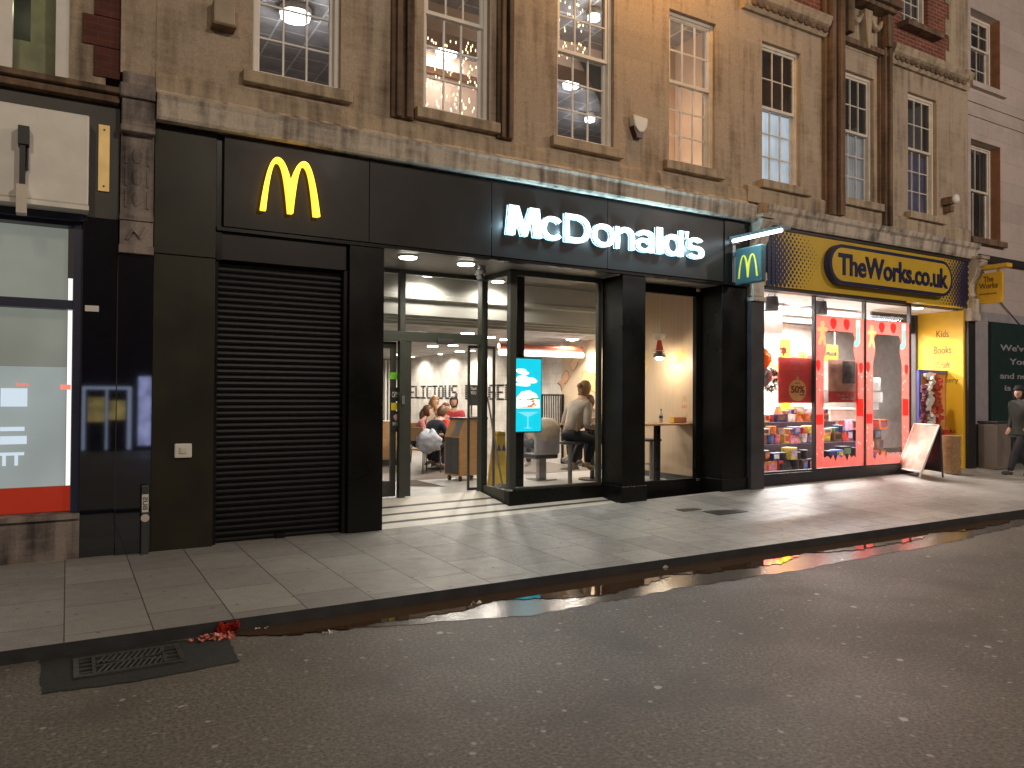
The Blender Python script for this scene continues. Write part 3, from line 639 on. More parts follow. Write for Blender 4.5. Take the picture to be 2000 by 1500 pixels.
# fairy lights hanging in upstairs room
def fairy(px0,px1,py0,py1,Y,n,seed):
    rnd=random.Random(seed); mb=MB()
    for i in range(n):
        x,z=P(rnd.uniform(px0,px1),rnd.uniform(py0,py1),Y); mb.ell((x,Y+rnd.uniform(-.1,.1),z),.006,.006,.022,5,4)
    o=part('fairy_lights',mb,emit('fairy_light',(1,.72,.36),3.5)); o['kind']='stuff'; return o
tag(fairy(826,928,70,222,9.5,110,4),'curtain of small warm fairy lights inside the second upper window','string lights','strings of fairy lights upstairs')
tag(fairy(1090,1140,0,110,9.5,45,5),'sparse warm fairy lights inside the third upper window','string lights','strings of fairy lights upstairs')

# ------------------------------------------------------------------ ceiling lamps
def disc_lamp(x,y,z,r,label,cat_group,power=0,col=(1,.93,.82),m=None,spot=True,h=.035):
    t=thing('ceiling_lamp',label,'ceiling lamp',(x,y,z),group=cat_group)
    part('rim', MB().cyl((x,y,z-h*.6),r*1.12,h*.6), m_white, t); part('diffuser', MB().cyl((x,y,z-h),r,h*.41), m or m_lampw, t)
    if power: 
        l=lamp('lamp_light','SPOT' if spot else 'POINT',(x,y,z-h-.03),power,col,r*.6,(x,y,0) if spot else None,165,.5)
        l.visible_glossy = True
    return t
SZ=3.499
g_='round lamps in and behind the porch ceiling'
x,y=G(797,504,SZ-.03); disc_lamp(x,y,SZ,.11,'left bright round lamp in the porch ceiling above the doors',g_,26)
x,y=G(910,517,SZ-.03); disc_lamp(x,y,SZ,.11,'right bright round lamp in the porch ceiling above the doors',g_,26)
x,y=G(838,539,3.59); disc_lamp(x,y,3.62,.10,'round ceiling lamp just inside the glass above the door sensor',g_,45)
x,y=G(972,551,3.59); disc_lamp(x,y,3.62,.10,'round ceiling lamp seen through the side glass of the bay window',g_,40)
g2='round lamps in the dining room ceiling'
for i,(px,py,pw,l) in enumerate(((845,677,18,'low round lamp over the tables just under the door head'),(898,687,18,'round dining ceiling lamp right of centre in the open doorway'),(843,700,22,'farthest small round dining lamp in the doorway'),(913,652,24,'twin bright dining lamp seen through the transom glass'),(1118,663,26,'oval bright ceiling lamp at the top of the bay window'),(988,664,18,'dining lamp left of the screen behind the side glass'))):
    x,y=G(px,py,2.82); disc_lamp(x,y,2.85,.12,l,g2,pw*2.0)
for yy,l in ((20.6,'wall washing lamp at the far end of the tiled wall'),(18.7,'wall washing lamp above the middle of the striped letters'),(16.8,'wall washing lamp above the right end of the striped letters')):
    disc_lamp(8.72,yy,2.85,.06,l,g2,30)
# track lamp over bell wall
for yy,l in ((12.3,'wall washing lamp at the top of the bell decorated oak wall'),):
    disc_lamp(8.6,yy,2.85,.06,l,g2,26)
for xx,yy,l in ((6.4,17.2,'added far left round lamp over the diners'),(7.9,19.6,'added far right round lamp near the tiled wall'),(6.9,12.6,'added round lamp over the waste cabinet'),(7.4,15.2,'added round lamp in front of the tiled wall')):
    disc_lamp(xx,yy,2.85,.11,l,g2,85)  # extra lamps, added to brighten the tiled wall and the back
g3='round lamps in the upstairs grid ceiling'
for px,py,pw,l,sc in ((577,22,48,'big bright round lamp in the first upper window',1.5),(872,95,26,'bright round lamp in the middle of the second upper window',1.2),(1115,158,60,'bright twin lamp in the middle of the third upper window',1),(1160,24,20,'small round lamp at the top of the third upper window',.6),(1152,226,20,'small lamp near the foot of the third upper window',.7),(890,172,4,'tiny glowing lamp low in the second upper window',.5)):
    x,y=G(px,py,7.96); y2=min(y,19.0); x=x*y2/y
    disc_lamp(x,y2,8.0,.15*sc,l,g3,pw*1.1,(.96,.96,1),m_lampc,False,.16)
lamp('lamp_light','POINT',(8.7,9.7,6.6),7,(1,.85,.68),.1)
lamp('lamp_light','POINT',(8.9,9.75,5.4),10,(1,.85,.68),.1)

# ------------------------------------------------------------------ illuminated signs
def arch_mb(fn,xc,z0,W_,H,d0,d1,n=22):
    mb=MB(); k=W_/2/1.2; c=-.54
    fo=lambda x:1-abs((x-c)/(.66 if x<c else .787))**2.3
    fi=lambda x:.935*(1-abs((x-c)/.445)**2.4)
    L=[(-1.2+1.2*(1-math.cos(math.pi/2*i/n)),) for i in range(n+1)]
    left=[(x,fo(x)) for (x,) in L]+[(0,0),(-.095,0)]+[(c+.445*math.cos(math.pi*i/n),fi(c+.445*math.cos(math.pi*i/n))) for i in range(1,n)]+[(-.985,0)]
    for s in (-1,1):
        poly=[(xc-s*x*k,z0+z*H) for x,z in left]
        mb.prism(poly,fn,d0,d1)
    return mb
t=thing('arch_sign','glowing yellow double arch emblem on the dark fascia above the roller shutter','sign',(2.12,8.6,3.75))
mb=arch_mb(FA(8.60),2.125,3.755,.66,.60,.06,.10); part('arches', mb, emit('yellow_glow',(1,.60,.035),1.75,.3,7), t)
mb=arch_mb(FA(8.60),2.125,3.755,.64,.585,.02,.058); part('back_halo', mb, emit('yellow_halo',(1,.55,.03),1.2), t)
t=thing('lettering_sign','large white glowing letters on the dark fascia above the dining windows','sign',(6.7,8.6,3.8))
m_sign=emit('white_sign_face',(.90,.98,1),.95)
def sq(cx,cy,rx,ry,a,p=2.35):
    c,s_=math.cos(a),math.sin(a); return (cx+rx*math.copysign(abs(c)**(2/p),c),cy+ry*math.copysign(abs(s_)**(2/p),s_))
def rseg(cx,cy,rx,ry,sx,sy,a0,a1,n=26):      # part of a ring, angles in degrees
    o=[]
    for i in range(n):
        p,q=R(a0+(a1-a0)*i/n),R(a0+(a1-a0)*(i+1)/n); o.append([sq(cx,cy,rx,ry,p),sq(cx,cy,rx,ry,q),sq(cx,cy,rx-sx,ry-sy,q),sq(cx,cy,rx-sx,ry-sy,p)])
    return o
XH=.80; SW=.19
def glyph(ch,w):
    s_=SW/w*1.0          # stem in fractions of the glyph width; heights are in cap units
    bar=lambda x0,x1,y0,y1:[[(x0,y0),(x1,y0),(x1,y1),(x0,y1)]]
    yo=XH/2; ry=XH/2+.015; sy=.165
    if ch=='M': return [[(0,0),(.07,1),(.35,1),(.30,0.0+.55),(.235,0)],[(.35,1),(.5,.40),(.5,0),(.42,0),(.28,.60)],[(.65,1),(.5,.40),(.5,0),(.58,0),(.72,.60)],[(1,0),(.93,1),(.65,1),(.70,.55),(.765,0)]]
    if ch=='c': return rseg(.5,yo,.5,ry,s_,sy,38,322)
    if ch=='D': return bar(0,s_,0,1)+bar(s_-.03,.5,.82,1)+bar(s_-.03,.5,0,.18)+rseg(.42,.5,.58,.5,s_,.18,-90,90)
    if ch=='o': return rseg(.5,yo,.5,ry,s_,sy,0,360,40)
    if ch=='n': return bar(0,s_,0,XH)+rseg(.56,XH-.33,.44,.345,s_,sy,0,150)+bar(1-s_,1,0,XH-.33)
    if ch=='a': return bar(1-s_,1,0,XH-.28)+rseg(.52,XH-.27,.48,.285,s_,.15,0,160)+rseg(.46,.245,.46,.26,s_,.13,20,352,30)
    if ch=='l': return bar(0,1,0,1.0)
    if ch=='d': return rseg(.47,yo,.47,ry,s_,sy,0,360,40)+bar(1-s_,1,0,1)
    if ch=="'": return [[(0,1),(1,1),(.75,.72),(.25,.72)]]
    if ch=='s': return rseg(.5,XH-.235,.47,.25,s_,.145,30,270)+rseg(.5,.235,.5,.25,s_,.145,-150,90)+[[(.3,.33),(.7,.33),(.7,.47),(.3,.47)]]
CR=[('M',190,458,270),('c',455,620,330),('D',630,822,330),('o',838,1002,380),('n',1010,1152,400),('a',1165,1305,420),('l',1318,1366,420),('d',1378,1520,450),("'",1530,1562,380),('s',1550,1678,480)]
def sign_letters(d0,d1,sh=0):
    mb=MB(); Z0,HC=3.845,.392
    for i,(ch,a_,b_,cy_) in enumerate(CR):
        xa=P(940+a_/3.846,360+cy_/3.846,8.545)[0]; xb=P(940+b_/3.846,360+cy_/3.846,8.545)[0]
        for j,pl in enumerate(glyph(ch,(xb-xa)/HC)):
            mb.prism([(xa+u*(xb-xa),Z0+v*HC) for u,v in pl],FA(8.60),d0,d1+.0004*(j%3)+.0002*(i%2))
    return mb
part('letters', sign_letters(.047,.054), m_sign, t)
part('returns', sign_letters(.0125,.0465), mat('sign_return',(.05,.09,.11),.5), t)
part('back_glow', sign_letters(.004,.012), emit('sign_back_glow',(.35,.75,1),5.0), t)
for i,(ch,a_,b_,cy_) in enumerate(CR):      # each letter's own light
    if ch=="'": continue
    xa=P(940+a_/3.846,360+cy_/3.846,8.545)[0]; xb=P(940+b_/3.846,360+cy_/3.846,8.545)[0]; xm=xa+(xb-xa)*(.12 if ch!='l' else .5)
    lamp('letter_light','POINT',(xm,8.50,3.845+.15),9,(.45,.80,1),.02)
# projecting sign
xs_=9.12
t=thing('projecting_sign','square dark teal hanging sign with yellow double arch under a bright tube light','sign',(xs_,8.5,3.4))
ya,za=Q(1440,490,xs_); yb,zb=Q(1492,552,xs_); zt=Q(1466,482,xs_)[1]
part('panel', MB().box(xs_-.05,xs_+.05,yb,ya,zb+.02,zt), mat('teal_sign',(.03,.085,.095),.35,var=.05), t, bevel=.02)
mb=arch_mb(SD(xs_-.052),-(ya+yb)/2,zb+.11,.40,.36,0,.006); part('arches', mb, mat('yellow_arch_paint',(.80,.70,.03),.4), t)
part('bracket', MB().box(xs_-.03,xs_+.03,ya+.02,8.60,zt-.10,zt-.04).box(xs_-.03,xs_+.03,ya+.06,ya+.10,zb+.08,zt+.12).box(xs_-.05,xs_+.05,ya+.0,8.60,zt+.10,zt+.15), m_grey, t)
yc,zc=Q(1465,487,xs_-.0); yd,zd=Q(1524,466,xs_-.1)
part('lamp_housing', MB().box(xs_-.10,xs_+.10,yd-.02,ya+.25,zt+.155,zt+.20), mat('blue_grey_housing',(.12,.18,.2),.3), t)
part('lamp_tube', MB().tube([(xs_-.07,yd,zt+.13),(xs_-.07,ya+.02,zt+.13)],.024,10), emit('tube_white',(.85,.95,1),9), t)
lamp('lamp_light','AREA',(xs_-.09,(yd+ya)/2,zt+.09),2.2,(.75,.92,1),.3,(xs_-.25,(yd+ya)/2,3.0))
# cctv dome in the porch corner
x,y=G(938,520,SZ); t=thing('security_camera','white domed security camera hanging in the porch ceiling corner','camera',(x,y,SZ))
part('housing', MB().lathe((x,y,SZ-.13),[(.02,-.0),(.075,.01),(.085,.06),(.07,.08),(.07,.13)]), m_grey, t); part('dome', MB().ell((x,y,SZ-.14),.055,.055,.06), m_dgrey, t, smooth=True)
# alarm box
x,z=P(1247,244,8.62)
t=thing('alarm_box','white wedge shaped alarm box with dark red foot on the stone wall','alarm box',(x,8.7,z))
part('cover', MB().prism([(x-.13,z+.13),(x+.15,z+.11),(x+.14,z-.02),(x+.08,z-.10),(x-.0,z-.12),(x-.09,z-.04)],FA(8.70),0,.12), m_white, t, bevel=.015)
part('lens', MB().prism([(x-.11,z-.03),(x-.0,z-.11),(x+.08,z-.09),(x+.06,z-.19),(x-.04,z-.19)],FA(8.70),0,.10), mat('dark_red_lens',(.06,.008,.006),.3), t)
x,z=P(437,27,8.6)
t=thing('wall_vent','small stone coloured square box on the wall left of the first upper window','vent box',(x,8.7,z)); part('cover', MB().box(x-.11,x+.11,8.54,8.70,z-.13,z+.12), mat('vent_plaster',(.36,.30,.22),.8), t, bevel=.015); part('skirt', MB().box(x-.12,x+.12,8.53,8.70,z-.155,z-.135), m_soot, t)
x,z=P(1858,397,8.55)
t=thing('wall_floodlight','small round floodlight on the wall near the building corner','floodlight',(x,8.7,z))
part('head', MB().ell((x+.06,8.5,z+.08),.10,.07,.10), m_white, t, smooth=True); part('mount', MB().box(x-.09,x+.05,8.52,8.70,z-.02,z+.12).box(x-.02,x+.10,8.55,8.70,z-.16,z-.04), m_soot, t)
x,z=P(357,880,8.64)
t=thing('outlet_box','pale square outlet box on the dark olive panel','outlet box',(x,8.64,z)); part('plate', MB().box(x-.085,x+.085,8.60,8.64,z-.075,z+.075), m_white, t, bevel=.012); part('cap', MB().box(x-.035,x+.035,8.585,8.60,z-.03,z+.035), m_offw, t, bevel=.006)

# ------------------------------------------------------------------ yellow shop (right half of the stone building)
part('shop_fascia', MB().box(9.79,15.86,8.58,8.75,3.56,4.56), m_yfasc, bld)
part('shop_fascia_trim', MB().box(9.79,13.75,8.60,8.74,3.50,3.557).box(9.79,15.86,8.56,8.579,4.50,4.56), mat('dark_brown_trim',(.025,.02,.018),.5), bld)
mb=MB()
for i in range(40):      # halftone dots thinning away from both ends
    for j in range(17):
        for side in (0,1):
            u=i*.10+(j%2)*.05; v=j*.0575
            r_=.064*(1-u/(1.2+.3*math.sin(j*.21)))-(.012*(j/17))*(1-u)
            if r_<.006: continue
            x=(9.81+u) if side==0 else (15.84-u); z=3.60+v
            if x-r_<9.80 or x+r_>15.85: continue
            mb.prism([(x+r_*math.cos(q*math.pi/4),z+r_*math.sin(q*math.pi/4)) for q in range(8)],FA(8.58),0,.0012+.0004*((i+j)%2))
part('fascia_dots', mb, m_navy, bld)['kind']='stuff'
t=thing('oval_sign','long rounded yellow shop sign outlined in navy with navy lettering','sign',(13.15,8.55,3.7))
def stad(x0,x1,z0,z1,n=14):
    r_=(z1-z0)/2; zc=(z0+z1)/2; o=[]
    for i in range(n+1): a=math.pi/2+math.pi*i/n; o.append((x0+r_+r_*math.cos(a),zc+r_*math.sin(a)))
    for i in range(n+1): a=-math.pi/2+math.pi*i/n; o.append((x1-r_+r_*math.cos(a),zc+r_*math.sin(a)))
    return o
part('border', MB().prism(stad(11.30,15.02,3.70,4.40),FA(8.58),.005,.13), m_navy, t)
part('panel', MB().prism(stad(11.36,14.96,3.76,4.34),FA(8.58),.01,.134), m_yfasc, t)
part('letters', text_mb('TheWorks.co.uk',11.52,14.84,3.86,4.24,FA(8.58),.02,.022,.13,.97), m_navy, t)
# glazing
YS=8.80; FS=.36
wx=[9.98,P(1590,700,YS)[0],P(1688,700,YS)[0],P(1776,700,YS)[0]]
mb=MB()
for x in wx: mb.box(x-.018,x+.018,YS-.03,YS+.04,.47,3.56)
mb.box(wx[0],wx[3],YS-.03,YS+.04,.44,.469); mb.box(wx[0],wx[3],YS-.03,YS+.04,3.50,3.559)
part('shop_window_frame', mb, m_dgrey, bld)
part('stallriser', MB().box(9.80,wx[3]+.02,8.72,8.95,.12,.438), mat('dark_stallriser',(.02,.018,.022),.4,var=.2), bld)
for a,b in zip(wx[:-1],wx[1:]): part('pane', MB().quad((a+.018,YS,.47),(b-.018,YS,.47),(b-.018,YS,3.5),(a+.018,YS,3.5)), m_glass, bld)
part('shop_floor', MB().box(9.8,16.0,8.96,18,FS-.1,FS).box(wx[3]+.02,15.86,8.6,8.96,.1,.27), mat('shop_floor',(.35,.33,.31),.5), bld)
part('shop_ceiling', MB().box(9.8,16.0,8.82,18,3.52,3.56), mat('shop_ceiling',(.7,.7,.68),.7), bld)
part('shop_wall', MB().box(9.81,9.9,8.95,18,FS,3.5).box(9.8,20,17.9,18,FS,3.5), mat('shop_wall',(.65,.62,.58),.7), bld)
part('side_panel', MB().box(15.78,15.85,8.66,9.62,.24,3.52), m_ywall, bld, label='bright yellow side wall of the shop doorway with department names')
part('door_jamb', MB().box(15.70,15.80,9.62,9.74,.27,3.5).box(wx[3]+.1,15.70,9.66,9.70,3.1,3.5), m_dgrey, bld)
part('inner_panel', MB().box(15.9,16.0,9.75,9.93,.36,3.5).box(14.75,15.0,12.3,12.39,.4,3.1), m_ywall, bld)
# perpendicular glass of the doorway
part('pane', MB().quad((wx[3],YS+.04,.47),(wx[3],9.7,.47),(wx[3],9.7,3.5),(wx[3],YS+.04,3.5)), m_glass, bld)
def side_text(txt,px0,px1,py0,py1,X,m,parent,name='letters',bold=.0):
    y0,z1=Q(px0,py0,X); y1,z0=Q(px1,py1,X); return part(name,text_mb(txt,-y0,-y1,z0,z1,SD(X),.004,bold,0),m,parent)
for txt,a,b,c,d_ in (('Kids',1829,1853,646,658),('Books',1824,1858,677,690),('Craft',1827,1856,707,719),('Stationery',1812,1872,738,750),('TheWorks',1812,1866,835,846)):
    side_text(txt,a,b,c,d_,15.779,m_brown,bld,'panel_lettering')
# ---- festive window vinyl
def vinyl(name,col,var=.1,scale=9):
    m, nt, b, out = nodes(name); L=nt.links
    tc=_n(nt,'ShaderNodeTexCoord'); ns=_n(nt,'ShaderNodeTexNoise'); ns.inputs['Scale'].default_value=scale; L.new(tc.outputs['Object'],ns.inputs[0])
    rp=_n(nt,'ShaderNodeValToRGB'); e=rp.color_ramp.elements; e[0].position=.3; e[1].position=.7
    e[0].color=tuple(c*(1-var) for c in col)+(1,); e[1].color=tuple(min(1,c*(1+var)) for c in col)+(1,); L.new(ns.outputs[0],rp.inputs[0]); L.new(rp.outputs[0],b.inputs['Base Color'])
    b.inputs['Roughness'].default_value=.4
    tr=_n(nt,'ShaderNodeBsdfTranslucent'); L.new(rp.outputs[0],tr.inputs[0]); mx=_n(nt,'ShaderNodeMixShader'); mx.inputs[0].default_value=.6
    L.new(b.outputs[0],mx.inputs[1]); L.new(tr.outputs[0],mx.inputs[2]); L.new(mx.outputs[0],out.inputs[0]); return m
m_vin=vinyl('coral_vinyl',(.66,.13,.105)); m_vin2=vinyl('red_vinyl',(.80,.02,.015))
m_ging=vinyl('gingerbread_vinyl',(.60,.28,.12)); m_mint=vinyl('mint_vinyl',(.16,.40,.33)); m_cream=vinyl('cream_vinyl',(.62,.52,.45))
def ginger(cx,cz,s):
    pts=[(0,1),(.18,.95),(.25,.75),(.16,.58),(.5,.52),(.62,.38),(.5,.24),(.22,.28),(.24,-.1),(.48,-.55),(.36,-.75),(.15,-.68),(0,-.3)]
    full=pts+[(-x,z) for x,z in pts[-2:0:-1]]
    return [(cx+x*s,cz+z*s) for x,z in full]
def stocking(cx,cz,s,k=1):
    return [(cx+x*s*k,cz+z*s) for x,z in [(-.3,1),(.3,1),(.3,.0),(.35,-.35),(.1,-.75),(-.35,-.9),(-.7,-.7),(-.65,-.4),(-.3,-.2)]]
def blob(cx,cz,rx,rz_,n=18,k=.08,ph=0): return [(cx+rx*(1+k*math.sin(3*a+ph))*math.cos(a),cz+rz_*(1+k*math.sin(3*a+ph))*math.sin(a)) for a in [2*math.pi*i/n for i in range(n)]]
def curve_fill(name, loops, Y):
    """flat sheet with holes: the first loop is the outline, the others are cut out of it"""
    cu=bpy.data.curves.new('sheet','CURVE'); cu.dimensions='2D'; cu.fill_mode='BOTH'
    for lp in loops:
        sp=cu.splines.new('POLY'); sp.points.add(len(lp)-1)
        for i,(u,v) in enumerate(lp): sp.points[i].co=(u,v,0,1)
        sp.use_cyclic_u=True
    o=bpy.data.objects.new('sheet',cu); C.objects.link(o); dg=bpy.context.evaluated_depsgraph_get(); me=bpy.data.meshes.new_from_object(o.evaluated_get(dg))
    mb=MB().add([(v.co.x,Y,v.co.y) for v in me.vertices],[tuple(p.vertices) for p in me.polygons])
    bpy.data.objects.remove(o); bpy.data.curves.remove(cu); bpy.data.meshes.remove(me); return mb
def flat(*polys,Y=0): 
    mb=MB()
    for pl in polys: mb.add([(u,Y,v) for u,v in pl],[tuple(range(len(pl)))])
    return mb
for wi in (1,2):
    a,b=wx[wi]+.02,wx[wi+1]-.02; Yv=YS-.006; W=b-a
    z1=P(1600,616,YS)[1]; bw_=W*.17; zt_=z1-.26; zc=z1-.78; e=.02
    op=[(a+bw_,.62),(a+bw_,zc)]+[(a+bw_+(W*.05)*math.sin(math.pi*k/8),zc+(z1-.30-zc)*k/8) for k in range(1,8)]+[(a+bw_+W*.07,zt_),(b-bw_-W*.07,zt_)]+[(b-bw_-(W*.05)*math.sin(math.pi*k/8),zc+(z1-.30-zc)*k/8) for k in range(7,0,-1)]+[(b-bw_,zc),(b-bw_,.62)]+[(b-bw_-(W-2*bw_)*k/14,.56+.14*abs(math.sin(k*1.3+wi))) for k in range(1,14)]
    gg=ginger(a+.20,z1-.34,.25); st_=stocking(b-.17,z1-.36,.19); cf=[(b-.235,z1-.02),(b-.105,z1-.02),(b-.105,z1-.16),(b-.235,z1-.16)]
    rp_=[blob(a+.50,z1-.12,.09,.10),blob(b-.50,z1-.12,.09,.10),blob(a+.085,zc-.10,.06,.10),blob(b-.085,zc-.12,.06,.10),[(a+e,1.42),(a+bw_-e,1.42),(a+bw_-e,1.24),(a+e,1.24)],[(b-bw_+e,1.70),(b-e,1.70),(b-e,1.38),(b-bw_+e,1.38)]]
    rnd=random.Random(wi); dots=[]
    for k in range(40):
        zz=rnd.uniform(.7,zc-.2); xx=rnd.choice((a+rnd.uniform(.03,bw_-.03),b-rnd.uniform(.03,bw_-.03)))
        if any(abs(xx-p)<.05 and abs(zz-q)<.06 for p,q in dots) or 1.2<zz<1.45 or 1.34<zz<1.74: continue
        dots.append((xx,zz))
    dl_=[blob(p,q,.012,.018,8) for p,q in dots]
    v=part('window_vinyl',curve_fill('v',[[(a,.475),(b,.475),(b,z1),(a,z1)],op,gg,st_,cf]+rp_+dl_,Yv),m_vin,bld,label='coral festive border sticker with gingerbread and stocking on the shop glass')
    part('gingerbread_shape', flat(gg,Y=Yv), m_ging, v); part('stocking_shape', flat(st_,Y=Yv), m_mint, v); part('stocking_cuff', flat(cf,Y=Yv), m_cream, v)
    [part('red_patch', flat(q_,Y=Yv), m_vin2, v) for q_ in rp_]; part('snow_dots', flat(*dl_,Y=Yv), m_cream, v)['kind']='stuff'
# posters in the windows
def poster(px0,py0,px1,py1,Y,m,label,extra=None,group=None):
    x0,z1=P(px0,py0,Y); x1,z0=P(px1,py1,Y)
    t=thing('poster',label,'poster',((x0+x1)/2,Y,z0),group=group); part('sheet', MB().box(x0,x1,Y,Y+.006,z0,z1), m, t)
    return t,x0,x1,z0,z1
t,x0,x1,z0,z1=poster(1520,697,1586,787,YS+.05,mat('red_poster',(.58,.07,.065),.35,var=.2,scale=3),'red sale poster with a gold bauble reading 50 percent off')
w_=x1-x0;h_=z1-z0; f=FA(YS+.05)
part('bauble', MB().prism(blob(x0+w_*.56,z0+h_*.28,w_*.26,h_*.24,24,0),f,.001,.003).box(x0+w_*.53,x0+w_*.59,YS+.047,YS+.049,z0+h_*.53,z0+h_*.58), mat('gold_print',(.62,.36,.13),.5), t)
part('print', text_mb('50%',x0+w_*.36,x0+w_*.77,z0+h_*.22,z0+h_*.38,f,.002,.03,.004), mat('dark_red_print',(.20,.03,.02),.5), t)
part('print', text_mb('OFF',x0+w_*.62,x0+w_*.76,z0+h_*.16,z0+h_*.20,f,.002,.03,.004), mat('dark_red_print2',(.20,.03,.02),.5), t)
part('print', text_mb('UP TO',x0+w_*.48,x0+w_*.62,z0+h_*.42,z0+h_*.45,f,.002,.02,.004), mat('dark_red_print3',(.20,.03,.02),.5), t)
part('print', text_mb('CHRISTMAS\nSALE',x0+w_*.34,x0+w_*.78,z0+h_*.72,z0+h_*.93,f,.002,.02,.002,line=.8,align='CENTER'), mat('pale_red_print',(.62,.16,.15),.5), t)
part('print', text_mb('hundreds of gifts\nand crafts',x0+w_*.36,x0+w_*.76,z0+h_*.60,z0+h_*.67,f,.002,.0,.002,align='CENTER'), mat('pale_red_print2',(.62,.26,.22),.5), t)
t,x0,x1,z0,z1=poster(1618,702,1672,786,YS+.05,mat('brown_poster',(.36,.19,.14),.35,var=.5,scale=5),'brown and red gift poster with white writing in the middle shop window')
w_=x1-x0;h_=z1-z0
part('photo_patch', MB().box(x0+w_*.5,x1-.02,YS+.046,YS+.049,z0+h_*.45,z1-.02), mat('dark_photo_print',(.07,.05,.05),.5,var=.8,scale=12), t)
part('photo_patch', MB().box(x0,x1,YS+.047,YS+.0495,z0,z0+h_*.26), mat('red_photo_print',(.42,.04,.04),.5,var=.2), t)
part('print', text_mb('The gifts they love\nwith our deals',x0+w_*.30,x0+w_*.92,z0+h_*.06,z0+h_*.20,f,.002,.02,.006,align='RIGHT'), m_cream, t)
for px0,py0,px1,py1,c,l in ((1700,737,1720,763,(.8,.8,.78),'narrow white notice in the third shop window'),(1700,766,1724,786,(.82,.80,.78),'wide white notice below the narrow one in the third shop window'),(1705,787,1716,800,(.75,.76,.8),'smallest white notice lowest in the third shop window'),(1601,762,1619,787,(.8,.7,.66),'cream notice left of the brown poster')):
    poster(px0,py0,px1,py1,YS+.05,mat('paper',c,.6),l,group='paper notices in the shop window')
# interior of the shop: lights, hanging sign, rear wall graphics
x0,z1=P(1597,672,10.2); x1,z0=P(1637,706,10.2)
t=thing('hanging_sign','small olive yellow hanging shop sign behind the middle window','sign',(x0,10.2,z0)); part('panel', MB().box(x0,x1,10.2,10.23,z0,z1), mat('olive_sign',(.34,.27,.05),.5), t)
part('letters', text_mb('TheWorks.co.uk',x0+.05,x1-.05,z0+(z1-z0)*.35,z0+(z1-z0)*.65,FA(10.2),.003,.01), m_navy, t)
part('rods', MB().tube([(x0+.1,10.21,z1),(x0+.1,10.21,3.5)],.006,6).tube([(x1-.1,10.21,z1),(x1-.1,10.21,3.5)],.006,6), m_white, t)
part('frieze', MB().box(9.95,16,12.4,12.45,2.15,2.75), mat('coral_frieze',(.70,.14,.12),.6,var=.35,scale=5), bld)
part('rear_display_wall', MB().box(9.95,20,12.46,12.5,.36,3.5), mat('white_display_wall',(.62,.55,.50),.7), bld)
for i,(px,py,rr) in enumerate(((1505,709,.17),(1567,701,.20),(1519,716,.12))):
    x,z=P(px,py,12.38); part('price_roundel', MB().prism(blob(x,z,rr,rr,20,.03),FA(12.39),0,.01), mat('gold_roundel',(.75,.45,.10),.6), bld)
    part('price_print', text_mb('£5',x-rr*.5,x+rr*.5,z-rr*.45,z+rr*.45,FA(12.38),.004,.02), m_brown, bld)
for x0,x1,y0,l in ((10.2,12.0,9.9,'long white strip light nearest the left shop window'),(12.6,14.2,9.9,'long white strip light behind the middle shop window'),(13.6,15.2,11.3,'white strip light near the doorway of the shop'),(10.2,13.2,11.3,'long white strip light over the rear display')):
    t=thing('strip_light',l,'strip light',(x0,y0,3.45),group='strip lights in the shop ceiling')
    part('tube', MB().box(x0,x1,y0,y0+.22,3.42,3.46), m_lampc, t); part('housing', MB().box(x0-.02,x1+.02,y0-.02,y0+.24,3.461,3.50), m_white, t)
    o=lamp('lamp_light','AREA',((x0+x1)/2,y0+.11,3.40),230 if x0==13.6 else 95,(1,.95,.92),1.0,((x0+x1)/2,y0+.1,0)); o.data.shape='RECTANGLE'; o.data.size=x1-x0; o.data.size_y=.2
part('lit_bulkhead', MB().box(9.95,11.9,9.95,10.6,2.95,3.38), m_white, bld)
# buckets hanging at window head
for px,py,l in ((1507,592,'dark metal bucket spotlight hanging at the left window head'),(1602,600,'dark metal bucket spotlight hanging at the middle window head')):
    x,z=P(px,py,9.1); t=thing('bucket_spotlight',l,'spotlight',(x,9.1,z),group='bucket shaped spotlights at the shop window head')
    part('shade', MB().lathe((x,9.1,z-.14),[(.12,0),(.13,.02),(.11,.22),(.10,.25)]), m_dgrey, t); part('hanger', MB().tube([(x-.09,9.1,z+.1),(x-.07,9.1,z+.2),(x,9.1,z+.24),(x+.07,9.1,z+.2),(x+.09,9.1,z+.1)],.008,6).tube([(x,9.1,z+.24),(x,9.1,3.52)],.008,6), m_dgrey, t)
# balloons, wreath and star
for px,py,r_,c,l in ((1487,700,.17,(.75,.14,.02),'shiny orange balloon at the left edge of the shop window'),(1491,735,.15,(.16,.15,.15),'shiny dark grey balloon under the orange one')):
    x,z=P(px,py,9.15); t=thing('balloon',l,'balloon',(x,9.15,z),group='balloons in the shop window')
    part('ball', MB().ell((x,9.15,z),r_,r_,r_*1.15,20,14), mat('balloon_foil',c,.15,.3), t, smooth=True); part('knot', MB().lathe((x,9.15,z-r_*1.15-.04),[(.02,0),(.006,.04)]), mat('balloon_knot',c,.3), t)
x,z=P(1503,741,9.3); rnd=random.Random(3); mb=MB()
for i in range(420):
    a=rnd.uniform(0,6.283); rr=.17+rnd.uniform(-.05,.05); p=Vector((x+rr*math.cos(a),9.3+rnd.uniform(-.05,.05),z+rr*math.sin(a))); q=Vector((rnd.uniform(-1,1),rnd.uniform(-1,1),rnd.uniform(-1,1))).normalized()*.035; s_=q.cross(Vector((.3,.5,.8))).normalized()*.007
    mb.quad(p-q-s_,p-q+s_,p+q+s_,p+q-s_)
t=thing('wreath','green festive wreath with pale baubles behind the left shop window','wreath',(x,9.3,z)); part('needles', mb, mat('fir_green',(.03,.10,.05),.6,var=.4), t)
